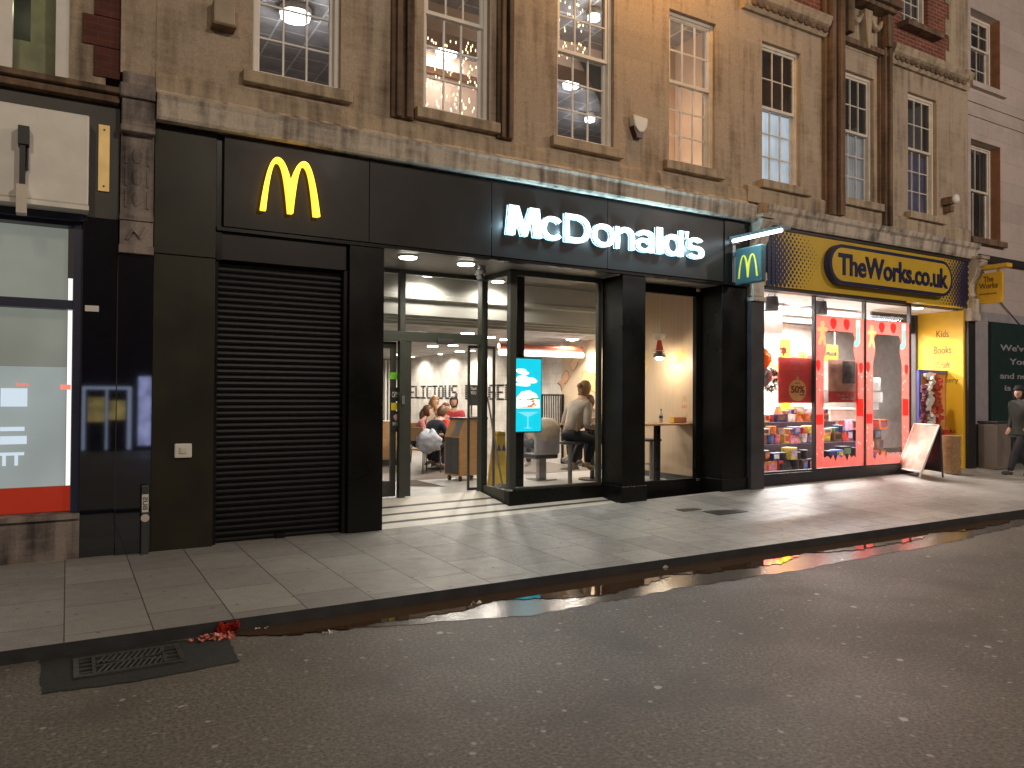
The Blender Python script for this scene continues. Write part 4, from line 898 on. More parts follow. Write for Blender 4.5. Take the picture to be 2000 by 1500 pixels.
mb=MB(); [mb.ell((x+.18*math.cos(a),9.22,z+.18*math.sin(a)),.03,.03,.03,8,6) for a in (.2,1.5,2.7,3.9,5.1)]; part('baubles', mb, mat('silver_bauble',(.7,.66,.6),.2,.5), t, smooth=True)
x,z=P(1530,685,9.3); pts=[(x+(.11 if i%2==0 else .055)*math.sin(i*math.pi/6),z+(.11 if i%2==0 else .055)*math.cos(i*math.pi/6)) for i in range(12)]
tag(part('star_ornament',MB().prism(pts,FA(9.3),0,.02).tube([(x,9.29,z+.1),(x,9.29,3.5)],.004,5),mat('red_star',(.35,.04,.03),.4)),'red six pointed star ornament hanging above the red sale poster','ornament')
# stepped display of boxed gifts
COL=[('black',(.02,.02,.025)),('purple',(.13,.05,.20)),('lilac',(.42,.32,.50)),('orange',(.55,.16,.04)),('white',(.62,.60,.58)),('navy',(.03,.04,.14)),('pink',(.60,.20,.26)),('red',(.45,.03,.03)),('green',(.08,.20,.10)),('yellow',(.60,.45,.08)),('brown',(.16,.09,.06)),('blue',(.08,.16,.40))]
MC={n:mat(n+'_card',c,.45,var=.45,scale=14) for n,c in COL}
m_tr=mat('display_table',(.06,.045,.07),.6)
tiers=[(9.05,9.40,.36,.62,'front floor row'),(9.45,9.85,.36,1.02,'low table row'),(9.9,10.3,.36,1.42,'upper table row')]
t=thing('display_stand','stepped pale display stand behind the shop windows','display stand',(11.8,9.9,.36))
part('tier', MB().box(10.0,13.4,9.45,9.88,FS,.86), m_tr, t); part('tier', MB().box(10.0,13.4,9.89,10.35,FS,1.24), m_tr, t)
ORD=['first','second','third','fourth','fifth','sixth','seventh','eighth','ninth','tenth','eleventh','twelfth','thirteenth','fourteenth','fifteenth','sixteenth']
cnt={}; rnd=random.Random(21)
for ri,(ya_,zb_,hm,rn) in enumerate(((9.02,FS,.44,'floor row'),(9.50,.862,.30,'middle step'),(9.95,1.242,.26,'top step'))):
    for lay in (0,1):
        x=10.08+.05*lay; zl=zb_ if lay==0 else prev
        mxh=0
        while x<13.3:
            wd=rnd.uniform(.13,.30); hh=(rnd.uniform(.86,1) if lay==0 else rnd.uniform(.4,1))*hm*.62; n_,c_=rnd.choice(COL)
            if ri==0 and rnd.random()<.4: n_='black'
            if lay==1 and rnd.random()<.25: x+=wd; continue
            k=(n_,ri,lay); cnt[k]=cnt.get(k,0)+1; mxh=max(mxh,hh)
            lb='%s %s boxed gift from the left, %s layer of the %s'%(ORD[min(15,cnt[k]-1)],n_,('lower','upper')[lay],rn)
            t=thing('gift_box',lb,'gift box',(x+wd/2,ya_,zl),group='boxed gifts on the stepped window display')
            yd_=ya_+.11; ang=rnd.uniform(-.3,.3)*(.4+lay)
            if lay==0: hh=hm*.56
            sh_=rnd.random()
            if sh_<.22:
                part('carton', MB().lathe((x+wd/2,yd_+.05,zl+.001),[(wd*.36,0),(wd*.40,hh*.1),(wd*.42,hh*.8),(wd*.44,hh*.82),(wd*.43,hh)],16), MC[n_], t); x+=wd+.01; continue
            if sh_<.36:
                part('carton', MB().add([(x+.01,yd_-.03,zl+.001),(x+wd-.01,yd_-.03,zl+.001),(x+wd-.01,yd_+.1,zl+.001),(x+.01,yd_+.1,zl+.001),(x+.03,yd_+.01,zl+hh*1.15),(x+wd-.03,yd_+.03,zl+hh*1.1),(x+wd-.03,yd_+.05,zl+hh*1.1),(x+.03,yd_+.04,zl+hh*1.15)],[(0,1,2,3),(4,5,6,7),(0,1,5,4),(1,2,6,5),(2,3,7,6),(3,0,4,7)]), MC[n_], t); x+=wd; continue
            part('carton', MB().obox((x+wd/2,yd_+.06,zl+hh/2+.001),wd*.94,.2,hh,ang), MC[n_], t, bevel=.006)
            n2=rnd.choice(COL)[0]; mm=Matrix.Rotation(ang,3,'Z')@Vector((0,-.104,0)); part('printed_front', MB().obox((x+wd/2+mm.x,yd_+.06+mm.y,zl+hh*.55),wd*.68,.006,hh*.55,ang), MC[n2], t)
            x+=wd+rnd.uniform(.0,.03)
        prev=zb_+hm*.56+.003
for i in range(5):
    z_=FS+.001+i*.09; tag(part('tub',MB().lathe((10.12,8.97,z_),[(.075,0),(.085,.07),(.09,.08)]),MC['lilac']),'%s striped lilac tub from the floor in the stack by the pilaster'%ORD[i],'tub','stacked lilac tubs')
x,z=P(1590,820,8.92); 
# more stock piled by the doorway, seen through the third pane
rnd=random.Random(77); c2={}
for lay in range(4):
    x=13.95
    while x<15.5:
        wd=rnd.uniform(.16,.30); n_=rnd.choice(['black','purple','red','orange','black','lilac','pink','navy','brown'])
        k=(n_,lay); c2[k]=c2.get(k,0)+1
        t=thing('gift_box','%s %s boxed gift from the left, %s row of the pile by the shop doorway'%(ORD[c2[k]-1],n_,('lowest','second','third','topmost')[lay]),'gift box',(x+wd/2,10.2,FS+lay*.22),group='boxed gifts piled by the shop doorway')
        a_=rnd.uniform(-.2,.2); part('carton', MB().obox((x+wd/2,10.3,FS+.11+lay*.222),wd*.93,.2,.212,a_), MC[n_], t, bevel=.006)
        mm=Matrix.Rotation(a_,3,'Z')@Vector((0,-.104,0)); part('printed_front', MB().obox((x+wd/2+mm.x,10.3+mm.y,FS+.12+lay*.222),wd*.66,.006,.13,a_), MC[rnd.choice(COL)[0]], t)
        x+=wd+rnd.uniform(0,.06)*(1+lay)
# counter equipment seen through third pane
t=thing('till_cabinet','pale grey display cabinet behind the third shop window','cabinet',(14.6,10.6,FS)); part('carcass', MB().box(14.2,15.0,10.6,11.1,FS,1.45), mat('pale_cabinet',(.5,.47,.44),.5), t, bevel=.01); part('top', MB().box(14.17,15.03,10.57,11.13,1.452,1.49), m_white, t)
# doorway stand hung with decorations
t=thing('garland_stand','blue framed panel hung with red and white garlands in the shop doorway','display stand',(15.2,9.0,.27))
Yd=8.98
x0,z1=P(1795,722,Yd); x1,z0=P(1866,848,Yd); m_blue=mat('blue_frame',(.05,.07,.30),.4)
zb_=.27
part('frame', MB().box(x0,x0+.07,Yd,Yd+.05,zb_,z1).box(x1-.07,x1,Yd,Yd+.05,zb_+.35,z1).box(x0+.07,x1-.07,Yd,Yd+.05,z1-.07,z1).box(x0+.07,x1-.07,Yd,Yd+.05,zb_+.35,zb_+.42), m_blue, t)
part('back_panel', MB().box(x0+.07,x1-.07,Yd+.03,Yd+.045,zb_+.42,z1-.07), mat('orange_back_panel',(.62,.30,.10),.6,var=.25,scale=4), t)
part('price_card', MB().box(x0+.35,x0+.60,Yd-.10,Yd-.09,zb_+.42,zb_+.62).box(x0+.68,x0+.94,Yd-.10,Yd-.09,zb_+.42,zb_+.62), m_white, t)
part('price_print', text_mb('£6',x0+.43,x0+.52,zb_+.45,zb_+.53,FA(Yd-.10),.003,.02).add(*(lambda q:(q.v,q.f))(text_mb('£6',x0+.76,x0+.85,zb_+.45,zb_+.53,FA(Yd-.10),.003,.02))), m_navy, t)
part('red_packet', MB().box(x0+.33,x0+.62,Yd-.08,Yd-.02,zb_+.55,zb_+.80).box(x0+.66,x0+.96,Yd-.08,Yd-.02,zb_+.55,zb_+.80), MC['red'], t)
g4='garlands hanging in the shop doorway'
def garland(x,z1,z0,c,r_,lb,seed,swing=.05):
    rnd=random.Random(seed); mb=MB(); n=int((z1-z0)/.055)
    for i in range(n):
        z=z1-(z1-z0)*i/n; mb.obox((x+swing*math.sin(i*.9)+rnd.uniform(-.02,.02),Yd-.10+rnd.uniform(-.03,.03),z),r_*2*rnd.uniform(.7,1.1),.06,.07,rnd.uniform(-.5,.5),rnd.uniform(-.4,.4),rnd.uniform(-.6,.6))
    mb.tube([(x,Yd-.09,z1+.05),(x,Yd-.09,z0)],.006,5)
    tag(part('garland',mb,c,bevel=.006),lb,'garland',g4)
garland(x0+.20,z1-.10,.95,m_white,.10,'white paper garland hanging nearest the shop glass',1)
garland(x0+.52,z1-.18,1.02,mat('red_garland',(.55,.06,.04),.5,var=.4,scale=25),.07,'red and white spiral garland in the middle of the doorway panel',2,.02)
garland(x0+.38,z1-.12,1.3,mat('rust_garland',(.45,.10,.04),.5,var=.3),.05,'thin rust red garland between the white and spiral ones',3)
garland(x0-.02,z1-.35,.85,mat('dark_mixed_garland',(.14,.03,.05),.5,var=.9,scale=20),.07,'dark red and green garland at the left post of the doorway panel',4)
garland(x1+.10,z0+.42,.62,m_cream,.06,'cream tag garland right of the blue doorway panel',5)
disc_lamp(14.5,8.84,3.52,.09,'small round lamp added in the ceiling of the yellow shop doorway','round lamps in and behind the porch ceiling',70,(1,.86,.74))  # lamp added to light the garlands
# wicker basket stacks
m_wick=mat('wicker',(.46,.31,.17),.8,var=.35,scale=40,bump=.6,bscale=90)
for (px,py,n_,rr,lb) in ((1858,915,14,.17,'right taller stack of brown wicker baskets at the yellow doorway'),(1836,908,10,.14,'left shorter stack of wicker baskets behind the board')):
    x,y=G(px,py-4,.28); y=min(y,8.85) if n_==14 else 8.95; x=x if n_==14 else x*.99
    if n_==14: x,y=(G(1858,912,.27))
    x,y=Vector((x,y))*(8.35/ y) if n_==14 else Vector((x,y))
    zf=.10+rise(x)*min(1,(y-KY)/(8.7-KY))
    if n_==10: x,y,zf=P(1833,880,8.85)[0],8.85,.28
    t=thing('basket_stack',lb,'baskets',(x,y,zf),group='stacks of wicker baskets')
    for i in range(n_): part('basket', MB().lathe((x+.01*math.sin(i*2),y,zf+.002+i*.052),[(rr*.85,0),(rr,.05),(rr*1.05,.058),(rr*.95,.05)],18), m_wick, t)
# A-board
p0=Vector(G(1757,936,.20)); 
t=thing('sandwich_board','tilted white framed sandwich board with a red poster standing on the pavement','sandwich board',(12.8,7.7,.2))
def S3(px,py,Y): x,z=P(px,py,Y); return Vector((x,Y,z))
# front leaf: foot points on the ground, top leaning back
fl=Vector(Gp(1750,924)); fr_=Vector(Gp(1796,936))
fr_=Vector((fr_.x,fr_.y,fl.z)); print(fl,fr_)
d=ray(1768,836); 
ax=(fr_-fl).normalized(); hgt=1.02; nrm=Vector((0,0,1)).cross(ax); 
print('A-board',fl,fr_)

back=Vector((-ax.y,ax.x,0)); top=lambda p,h: p+back*(h*.36)+Vector((0,0,h*.93))
def bar(a,b,r_=.018): return MB().tube([a,b],r_,8)
A0,A1=top(fl,.10),top(fl,hgt); B0,B1=top(fr_,.10),top(fr_,hgt)
mb=MB(); [mb.tube([a,b],.018,8) for a,b in ((fl,A1),(fr_,B1),(A1,B1),(A0,B0))]; part('front_frame', mb, m_white, t, smooth=True)
part('poster', MB().quad(A0-back*.004,B0-back*.004,B1-back*.004,A1-back*.004), mat('faded_red_poster',(.50,.34,.27),.3,var=.5,scale=3), t)
part('back_sheet', MB().quad(A0+back*.012,B0+back*.012,B1+back*.012,A1+back*.012), m_dgrey, t)
F0,F1=fl+back*.44,fr_+back*.44
for a,b in ((F0,A1+back*.03),(F1,B1+back*.03)): part('rear_leg', MB().tube([a,b],.016,8), m_dgrey, t)
q0=F0*.9+A1*.1; q1=F1*.9+B1*.1; part('rear_panel', MB().quad(q0,q1,B1+back*.03,A1+back*.03), m_dgrey, t)
# second projecting sign
xs2=16.14
t=thing('projecting_sign','square yellow hanging shop sign under a yellow bar at the end of the building','sign',(xs2,8.6,3.7))
part('panel', MB().box(xs2-.03,xs2+.03,8.07,8.60,3.65,4.27), m_ywall, t, bevel=.01)
part('letters', text_mb('The\nWorks',-8.52,-8.16,3.95,4.20,SD(xs2-.031),.004,.02,line=.85,align='CENTER'), m_brown, t)
part('letters', text_mb('theworks.co.uk',-8.52,-8.18,3.83,3.87,SD(xs2-.031),.004,.01), m_brown, t)
part('bar', MB().box(xs2-.10,xs2+.10,7.95,8.68,4.34,4.42).box(xs2-.02,xs2+.02,8.15,8.19,4.27,4.34).box(xs2-.02,xs2+.02,8.5,8.54,4.27,4.34), m_ywall, t)

# ------------------------------------------------------------------ left building
lb=thing('brick_building','sooty brick and stone building with a white blank sign at the left edge','building',(0,8.7,0))
part('wall', MB().box(-8,-.62,8.72,9.0,4.82,12).box(-.02,.30,8.72,9.0,4.82,12).box(-.62,-.02,8.72,9.0,7.9,12), m_trim, lb)
mb=MB(); z=4.95;k=0
while z<12:
    e=.10 if k%2 else 0; mb.box(.19-e,.428,8.70,8.95,z,z+.30); z+=.31; k+=1
part('brick_quoins', mb, m_brick2, lb)
part('pier', MB().box(.43,.75,8.66,9.0,5.02,12), m_stone, lb)
part('pier_cap', MB().box(.44,.748,8.52,9.0,4.45,4.72).box(.42,.75,8.48,9.0,4.72,4.86).box(.45,.745,8.60,9.0,4.86,5.018).box(.43,.748,8.50,9.0,4.38,4.45), m_carve, lb, bevel=.012)
mb=MB(); mb.box(.44,.745,8.60,9.0,3.24,4.38); mb.box(.43,.748,8.55,8.9,3.16,3.24); mb.box(.435,.748,8.58,8.9,3.50,3.55)
rnd=random.Random(5)
for k in range(3):
    zc_=3.72+k*.22; mb.box(.48,.50,8.585,8.60,zc_-.09,zc_+.09); mb.box(.68,.70,8.585,8.60,zc_-.09,zc_+.09); mb.ell((.59,8.60,zc_),.055,.022,.08,8,6)
mb.tube([(.50,8.595,3.30),(.56,8.58,3.40),(.62,8.58,3.32),(.68,8.595,3.44)],.018,6)
part('carved_pilaster', mb, m_carve, lb)
part('ledge', MB().box(-8,.428,8.50,9.0,4.74,4.80).box(-8,.42,8.56,9.0,4.66,4.74), m_soot, lb, bevel=.01)
part('fascia', MB().box(-8,.43,8.66,9.0,3.50,4.66), mat('charcoal_fascia',(.035,.033,.028),.5,var=.2), lb)
part('granite_pilaster', MB().box(.12,.425,8.66,9.0,.08,3.495).box(.432,.752,8.62,9.0,.08,3.155), m_granite, lb)
part('blue_trim', MB().box(-8,.118,8.62,8.9,3.44,3.56), m_darkbl, lb)
# window with white frame
fr=part('window', MB().box(-.62,-.50,8.74,8.90,4.82,7.9).box(-.14,-.02,8.74,8.90,4.82,7.9).box(-.50,-.14,8.76,8.90,4.82,4.86).box(-.5,-.14,8.78,8.88,6.5,6.56), m_white, lb)
part('pane', MB().quad((-.5,8.84,4.86),(-.14,8.84,4.86),(-.14,8.84,7.9),(-.5,8.84,7.9)), m_glassu, fr)
part('curtain', MB().box(-.5,-.14,8.95,8.97,4.86,5.25).box(-.36,-.14,8.97,8.98,5.25,7.9), mat('green_curtain',(.30,.31,.18),.8,var=.2), fr)
lamp('lamp_light','POINT',(-.35,9.1,5.6),1.5,(.8,.85,.5),.05)  # lamp without a fixture, added to lighten the curtain
part('attic_void', MB().box(-.7,.1,9.3,9.31,4.7,8), mat('dark_room',(.02,.02,.02),.9), lb)
# shop window
part('shop_frame', MB().box(.04,.118,8.70,8.88,.55,3.44).box(-8,.04,8.72,8.86,2.57,2.66).box(-8,.04,8.72,8.86,3.40,3.44), m_darkbl, lb)
part('stallriser', MB().box(-8,.118,8.64,8.95,.08,.52).box(-8,.118,8.60,8.9,.50,.545), m_carve, lb)
part('pane', MB().quad((-8,8.79,.55),(.04,8.79,.55),(.04,8.79,3.40),(-8,8.79,3.40)), m_glass, lb)
m_fro=emit('lit_frosted_panel',(.66,.70,.60),.15,.2,1.2,.12); m_fro2=emit('lit_frosted_lower',(.74,.84,.82),.21,.15,1.2,.12)  # light from inside is put into the frosted panels as glow
part('frosted_panel', MB().box(-8,-.01,8.90,8.91,2.0,3.40), m_fro, lb)
part('frosted_panel', MB().box(-8,-.01,8.90,8.911,.80,1.998), m_fro2, lb)
part('lit_edge', MB().box(-.005,.035,8.90,8.91,.80,2.9), emit('white_edge_light',(1,1,.95),.6), lb)
part('red_band', MB().box(-8,.035,8.87,8.88,.55,.80), emit('red_lit_band',(.60,.035,.01),.22,base=.3), lb)  # the band glows by itself in place of inside light
part('shelf_silhouette', MB().box(-.56,-.34,8.885,8.89,1.60,1.78).box(-.56,-.36,8.885,8.89,1.36,1.40).box(-.56,-.34,8.885,8.89,1.23,1.31).box(-.56,-.36,8.885,8.89,1.12,1.15).box(-.44,-.41,8.885,8.89,1.02,1.12).box(-.54,-.51,8.885,8.89,1.02,1.12), emit('shelf_glow',(.72,.86,.98),.40), lb)  # bright shelf pieces drawn with a glow of their own
part('red_window_glow', text_mb('foam',-.44,-.33,1.80,1.84,FA(8.885),.002,.02), emit('red_reflection_glow',(1,.20,.13),.5), lb)  # blurred red reflection drawn as glowing lettering
part('red_window_glow', MB().box(-.06,.03,8.882,8.886,1.77,1.82), emit('red_bar_glow',(1,.25,.2),.55), lb)  # red bar drawn as a glow
t=thing('sign_box','blank white shop sign box on the left building','sign',(-.9,8.5,3.5)); part('box', MB().box(-3,.155,8.42,8.655,3.56,4.44), m_white, t, bevel=.015); part('lip', MB().box(-3,.16,8.40,8.655,3.51,3.555), m_white, t)
mb=MB(); x,z=P(47,252,8.38); x2,z2=P(47,330,8.38)
t=thing('hanger_bracket','black iron bracket with white strap in front of the blank white sign','bracket',(x,8.4,z2))
part('arm', MB().box(x-.045,x+.045,8.30,8.42,z-.16,z+.01).box(x-.03,x+.015,8.32,8.42,z2-.16,z-.155).box(x+.028,x+.038,8.36,8.42,z2-.0,z-.155), mat('black_iron',(.012,.012,.012),.5), t)
z3=P(47,420,8.38)[1]; part('strap', MB().box(x-.05,x+.03,8.28,8.42,z3,z2-.165), m_offw, t)
x0,z1=P(193,243,8.65); x1,z0=P(213,375,8.65)
t=thing('brass_plate','narrow tall brass plate with two screws on the dark fascia','plate',(x0,8.65,z0)); part('plate', MB().box(x0,x1,8.64,8.659,z0,z1), mat('brass',(.80,.58,.24),.4,.35,var=.1), t); part('screws', MB().ell(((x0+x1)/2,8.638,z1-.05),.01,.006,.01,8,6).ell(((x0+x1)/2,8.638,z0+.05),.01,.006,.01,8,6), m_dgrey, t)
x0,z1=P(166,596,8.65); x1,z0=P(193,609,8.65); tag(part('small_notice',MB().box(x0,x1,8.645,8.659,z0,z1),m_white),'tiny white notice on the dark granite beside the left shop window','notice')
x,y=G(284,1083,.10); y=8.53; x=.71*8.53/8.7
t=thing('marker_post','short grey post with white sticker and round badge against the granite','post',(x,y,.1))
part('post', MB().box(x-.035,x+.035,y,y+.07,.08,.80), m_dgrey, t, bevel=.008); part('sticker', MB().box(x-.03,x+.03,y-.004,y-.001,.53,.71), m_white, t)
part('print', text_mb('BUS',0,.13,0,.05,lambda u,v,d:(x-.022+v*.9,y-.004-d*.002,.555+u),1,.02), m_dgrey, t)
part('badge', MB().prism(blob(x,.47,.04,.04,18,0),FA(y),.001,.006), m_offw, t)

# ------------------------------------------------------------------ right building and hoarding
rb=thing('stucco_building','pale pinkish stucco building with lined courses beyond the yellow shop','building',(16.1,8.75,0))
YR=8.78
part('wall', MB().box(16.06,16.30,YR,9.2,3.55,12).box(17.46,40,YR,9.2,3.55,12).box(16.30,17.46,YR,9.2,3.55,5.10).box(16.30,17.46,YR,9.2,7.18,8.37).box(16.30,17.46,YR,9.2,9.95,12), m_stucco, rb)
part('band', MB().box(16.06,40,YR-.03,YR-.001,7.95,8.02).box(16.06,40,YR-.03,YR-.001,7.66,7.72), m_stucco, rb)
for z0_,z1_,mt in ((5.10,7.18,6.2),(8.37,9.95,9.3)):
    fr=sash(16.32,17.44,z0_,z1_,8.98,m_offw,rb,cols=2 if z0_<6 else 3,up=1 if z0_<6 else 2,low=1 if z0_<6 else 2,meet=mt)
    part('sill', MB().box(16.2,17.56,YR-.10,YR+.1,z0_-.12,z0_-.004), m_soot if z0_<6 else m_stucco, fr)
    part('reveal', MB().box(17.441,17.459,YR+.001,8.98,z0_,z1_), mat('brick_red_reveal',(.26,.12,.06),.8,var=.2), rb)
    part('dark_room', MB().box(16.2,17.6,9.3,9.31,z0_,z1_), mat('dark_room_r',(.02,.017,.018),.9), rb)
part('ledge', MB().box(16.15,40,YR-.12,YR-.001,4.62,4.74), mat('black_ledge',(.02,.018,.018),.6), rb)
m_pl=mat('pale_grey_render',(.30,.28,.29),.7,var=.1)
part('ground_wall', MB().box(16.14,40,YR-.02,9.2,3.36,3.549).box(16.14,16.90,YR-.02,9.2,.2,3.358), m_pl, rb)
part('conduit', MB().tube([(16.5,YR-.03,4.6),(17.2,YR-.03,3.9),(19,YR-.03,2.9)],.012,6), m_dgrey, rb)
mb=MB(); mb.box(16.92,40,8.70,8.76,.25,3.35); t=thing('hoarding','dark green shop hoarding with pale lettering at the right edge','hoarding',(17,8.7,.2)); part('board', mb, mat('dark_green_board',(.012,.032,.030),.5,var=.15), t)
for txt,a,b,c,d_ in (("We've mo",1953,2040,672,690),("Your ne",1971,2040,700,715),("and now to",1953,2040,728,742),("is in the",1962,2030,752,764)):
    xa,zz1=P(a,c,8.7); xb,zz0=P(b,d_,8.7); xb=min(xb,xa+(b-a)*.028); part('letters', text_mb(txt,xa,xb,zz0,zz1,FA(8.70),.004,.02), m_pl, t)
x,y=G(1936,911,.28); y=8.45; x=17.15*8.45/8.75
t=thing('litter_bin','grey brown boxy litter bin standing by the green hoarding','bin',(x,y,.27)); part('body', MB().box(x-.27,x+.27,y-.18,y+.20,.27,1.20), mat('bin_brown',(.20,.165,.14),.5,var=.1,scale=2,stretch=(3,3,.3)), t, bevel=.02); part('lid', MB().box(x-.28,x+.28,y-.19,y+.21,1.203,1.25), m_dgrey, t, bevel=.01)

# ------------------------------------------------------------------ restaurant furniture and people
# digital screen on post
m_scr, nt, b_, o_=nodes('screen_cyan'); b_.inputs['Base Color'].default_value=(0,.1,.12,1); b_.inputs['Emission Color'].default_value=(.0,.62,.80,1); b_.inputs['Emission Strength'].default_value=.62
ysc=9.55; x0,z1=P(1006,700,ysc); x1,z0=P(1056,842,ysc)
t=thing('digital_screen','tall bright cyan advertising screen with a burger picture on a black post','screen',((x0+x1)/2,ysc,FZ))
part('casing', MB().box(x0-.02,x1+.015,ysc+.002,ysc+.05,z0-.02,z1+.02), m_dgrey, t); part('display', MB().box(x0,x1,ysc-.006,ysc,z0,z1), m_scr, t)
w_=x1-x0;h_=z1-z0; f=FA(ysc-.007)
m_sw=emit('screen_white',(1,.99,.96),.9); mb=MB()
for k,(u,v,ru,rv) in enumerate(((.22,.83,.20,.035),(.36,.80,.16,.03),(.25,.72,.30,.045),(.62,.70,.22,.04),(.3,.65,.3,.03))): mb.prism(blob(x0+w_*u if u>ru else x0+w_*ru,z0+h_*v,w_*ru*.98,h_*rv,18,.12,k),f,.001+.0004*k,.0012+.0004*k)
mb.prism([(x0+w_*.05,z0+h_*.32),(x0+w_*.95,z0+h_*.32),(x0+w_*.93,z0+h_*.44),(x0+w_*.8,z0+h_*.52),(x0+w_*.55,z0+h_*.565),(x0+w_*.25,z0+h_*.55),(x0+w_*.06,z0+h_*.47)],f,.001,.0014)
part('screen_graphic', mb, m_sw, t)
mb=MB(); rnd=random.Random(2)
for k in range(9): mb.prism(blob(x0+w_*rnd.uniform(.15,.9),z0+h_*(.445+rnd.uniform(-.01,.01)),w_*.06,h_*.009,8,.2,k),f,.004+.0003*k,.0042+.0003*k)
part('screen_graphic', mb, emit('screen_green',(.08,.35,.08),.4), t)
mb=MB()
for k in range(9): mb.prism(blob(x0+w_*rnd.uniform(.5,.9),z0+h_*rnd.uniform(.35,.42),w_*.06,h_*.012,8,.2,k),f,.004+.0003*k,.0042+.0003*k)
mb.prism(blob(x0+w_*.5,z0+h_*.335,w_*.42,h_*.008,18,0),f,.004,.0044)
part('screen_graphic', mb, emit('screen_orange',(.75,.25,.10),.45), t)
part('screen_graphic', MB().prism([(x0+w_*.08,z0+h_*.27),(x0+w_*.92,z0+h_*.27),(x0+w_*.52,z0+h_*.20),(x0+w_*.52,z0+h_*.06),(x0+w_*.7,z0+h_*.04),(x0+w_*.3,z0+h_*.04),(x0+w_*.46,z0+h_*.06),(x0+w_*.46,z0+h_*.20)],f,.001,.0014), emit('screen_teal',(.15,.55,.65),.75), t)
xp=P(1012,800,ysc+.12)[0]
part('post', MB().box(xp-.065,xp+.065,ysc+.06,ysc+.16,FZ,3.60), m_black, t); part('base', MB().box(xp-.12,xp+.33,ysc-.18,ysc+.30,FZ+.001,FZ+.04), m_dgrey, t, bevel=.01)
# tube lamp
t=thing('pendant_tube_lamp','long rust red tube with a glowing white tube below, hung across the bay window','pendant lamp',(8,12.5,2.6))
part('red_tube', MB().tube([(7.05,12.5,2.665),(8.98,12.5,2.665)],.055,14), mat('rust_tube',(.36,.09,.05),.4), t, smooth=False)
part('light_tube', MB().tube([(7.07,12.5,2.545),(9.0,12.5,2.545)],.055,14), emit('tube_glow',(1,.97,.93),2.6), t)
part('wires', MB().tube([(7.5,12.5,2.7),(7.5,12.5,2.85)],.008,6).tube([(8.5,12.5,2.7),(8.5,12.5,2.85)],.008,6), m_grey, t)
# pendant lamp over the high table
xp_,zp=P(1288,668,9.9); t=thing('pendant_lamp','small pendant lamp with red cone and silver dome over the high table','pendant lamp',(xp_,9.9,zp))
part('canopy', MB().lathe((xp_,9.9,P(1288,664,9.9)[1]),[(.03,0),(.09,.03),(.11,.08),(.11,.10)]), m_white, t, smooth=True); part('red_cone', MB().lathe((xp_,9.9,P(1288,684,9.9)[1]),[(.07,0),(.035,.17)]), m_red, t)
part('dome', MB().lathe((xp_,9.9,P(1288,698,9.9)[1]),[(.12,0),(.10,.04),(.06,.09),(.14,.108),(.02,.112)]), m_steel, t, smooth=False); part('cord', MB().tube([(xp_,9.9,P(1288,664,9.9)[1]+.1),(xp_,9.9,3.62)],.008,6), m_offw, t)
zbulb=P(1288,700,9.9)[1]; part('bulb', MB().ell((xp_,9.9,zbulb),.07,.07,.03), m_lampw, t); lamp('lamp_light','POINT',(xp_,9.9,zbulb-.08),13,(1,.84,.62),.06)
# high table by the wall
ztop=P(1283,825,9.83)[1]; xt,yt=G(1283,945,FZ)
t=thing('high_table','thin light high table on a black pedestal against the oak wall','table',(xt,yt,FZ))
part('tabletop', MB().box(xt-.62,XW-.005,yt-.28,yt+.28,ztop-.03,ztop), m_wood, t, bevel=.006); part('pedestal', MB().box(xt-.04,xt+.04,yt-.04,yt+.04,FZ+.02,ztop-.031), m_black, t); part('base', MB().cyl((xt,yt,FZ+.001),.22,.02), m_dgrey, t)
def stool(x,y,zs,lb,back=False):
    t=thing('bar_stool',lb,'stool',(x,y,FZ),group='bar stools by the dining windows')
    part('seat', MB().lathe((x,y,zs-.05),[(.14,0),(.18,.015),(.18,.04),(.15,.05)]), m_dgrey, t); part('column', MB().cyl((x,y,FZ+.02),.035,zs-.05-FZ-.02), m_grey, t)
    part('footrest', MB().tube([(x+.15*math.cos(a*.628),y+.15*math.sin(a*.628),FZ+.28) for a in range(11)],.010,6,False).box(x-.15,x+.15,y-.008,y+.008,FZ+.272,FZ+.288), m_grey, t); part('base', MB().lathe((x,y,FZ+.001),[(.21,0),(.20,.012),(.05,.022)]), m_steel, t); return t
sx,sy=G(1272,938,FZ); stool(sx,sy,P(1285,856,sy)[1],'bar stool beside the high table at the right dining window')
wx_,wy_=G(1113,950,FZ); wseat=P(1113,862,wy_)[1]
stool(wx_,wy_,wseat,'bar stool carrying the woman in the bay window')
stool(7.62,10.15,1.0,'bar stool at the right edge of the bay window behind the pier')
t=thing('high_table','light high table in front of the woman in the bay window','table',(7.75,10.6,FZ)); zt2=P(1165,827,10.5)[1]
part('tabletop', MB().box(7.38,8.35,10.25,10.95,zt2-.035,zt2), m_wood, t, bevel=.006); part('pedestal', MB().cyl((7.85,10.6,FZ+.02),.04,zt2-.06-FZ), m_dgrey, t); part('base', MB().cyl((7.85,10.6,FZ+.001),.24,.02), m_dgrey, t)
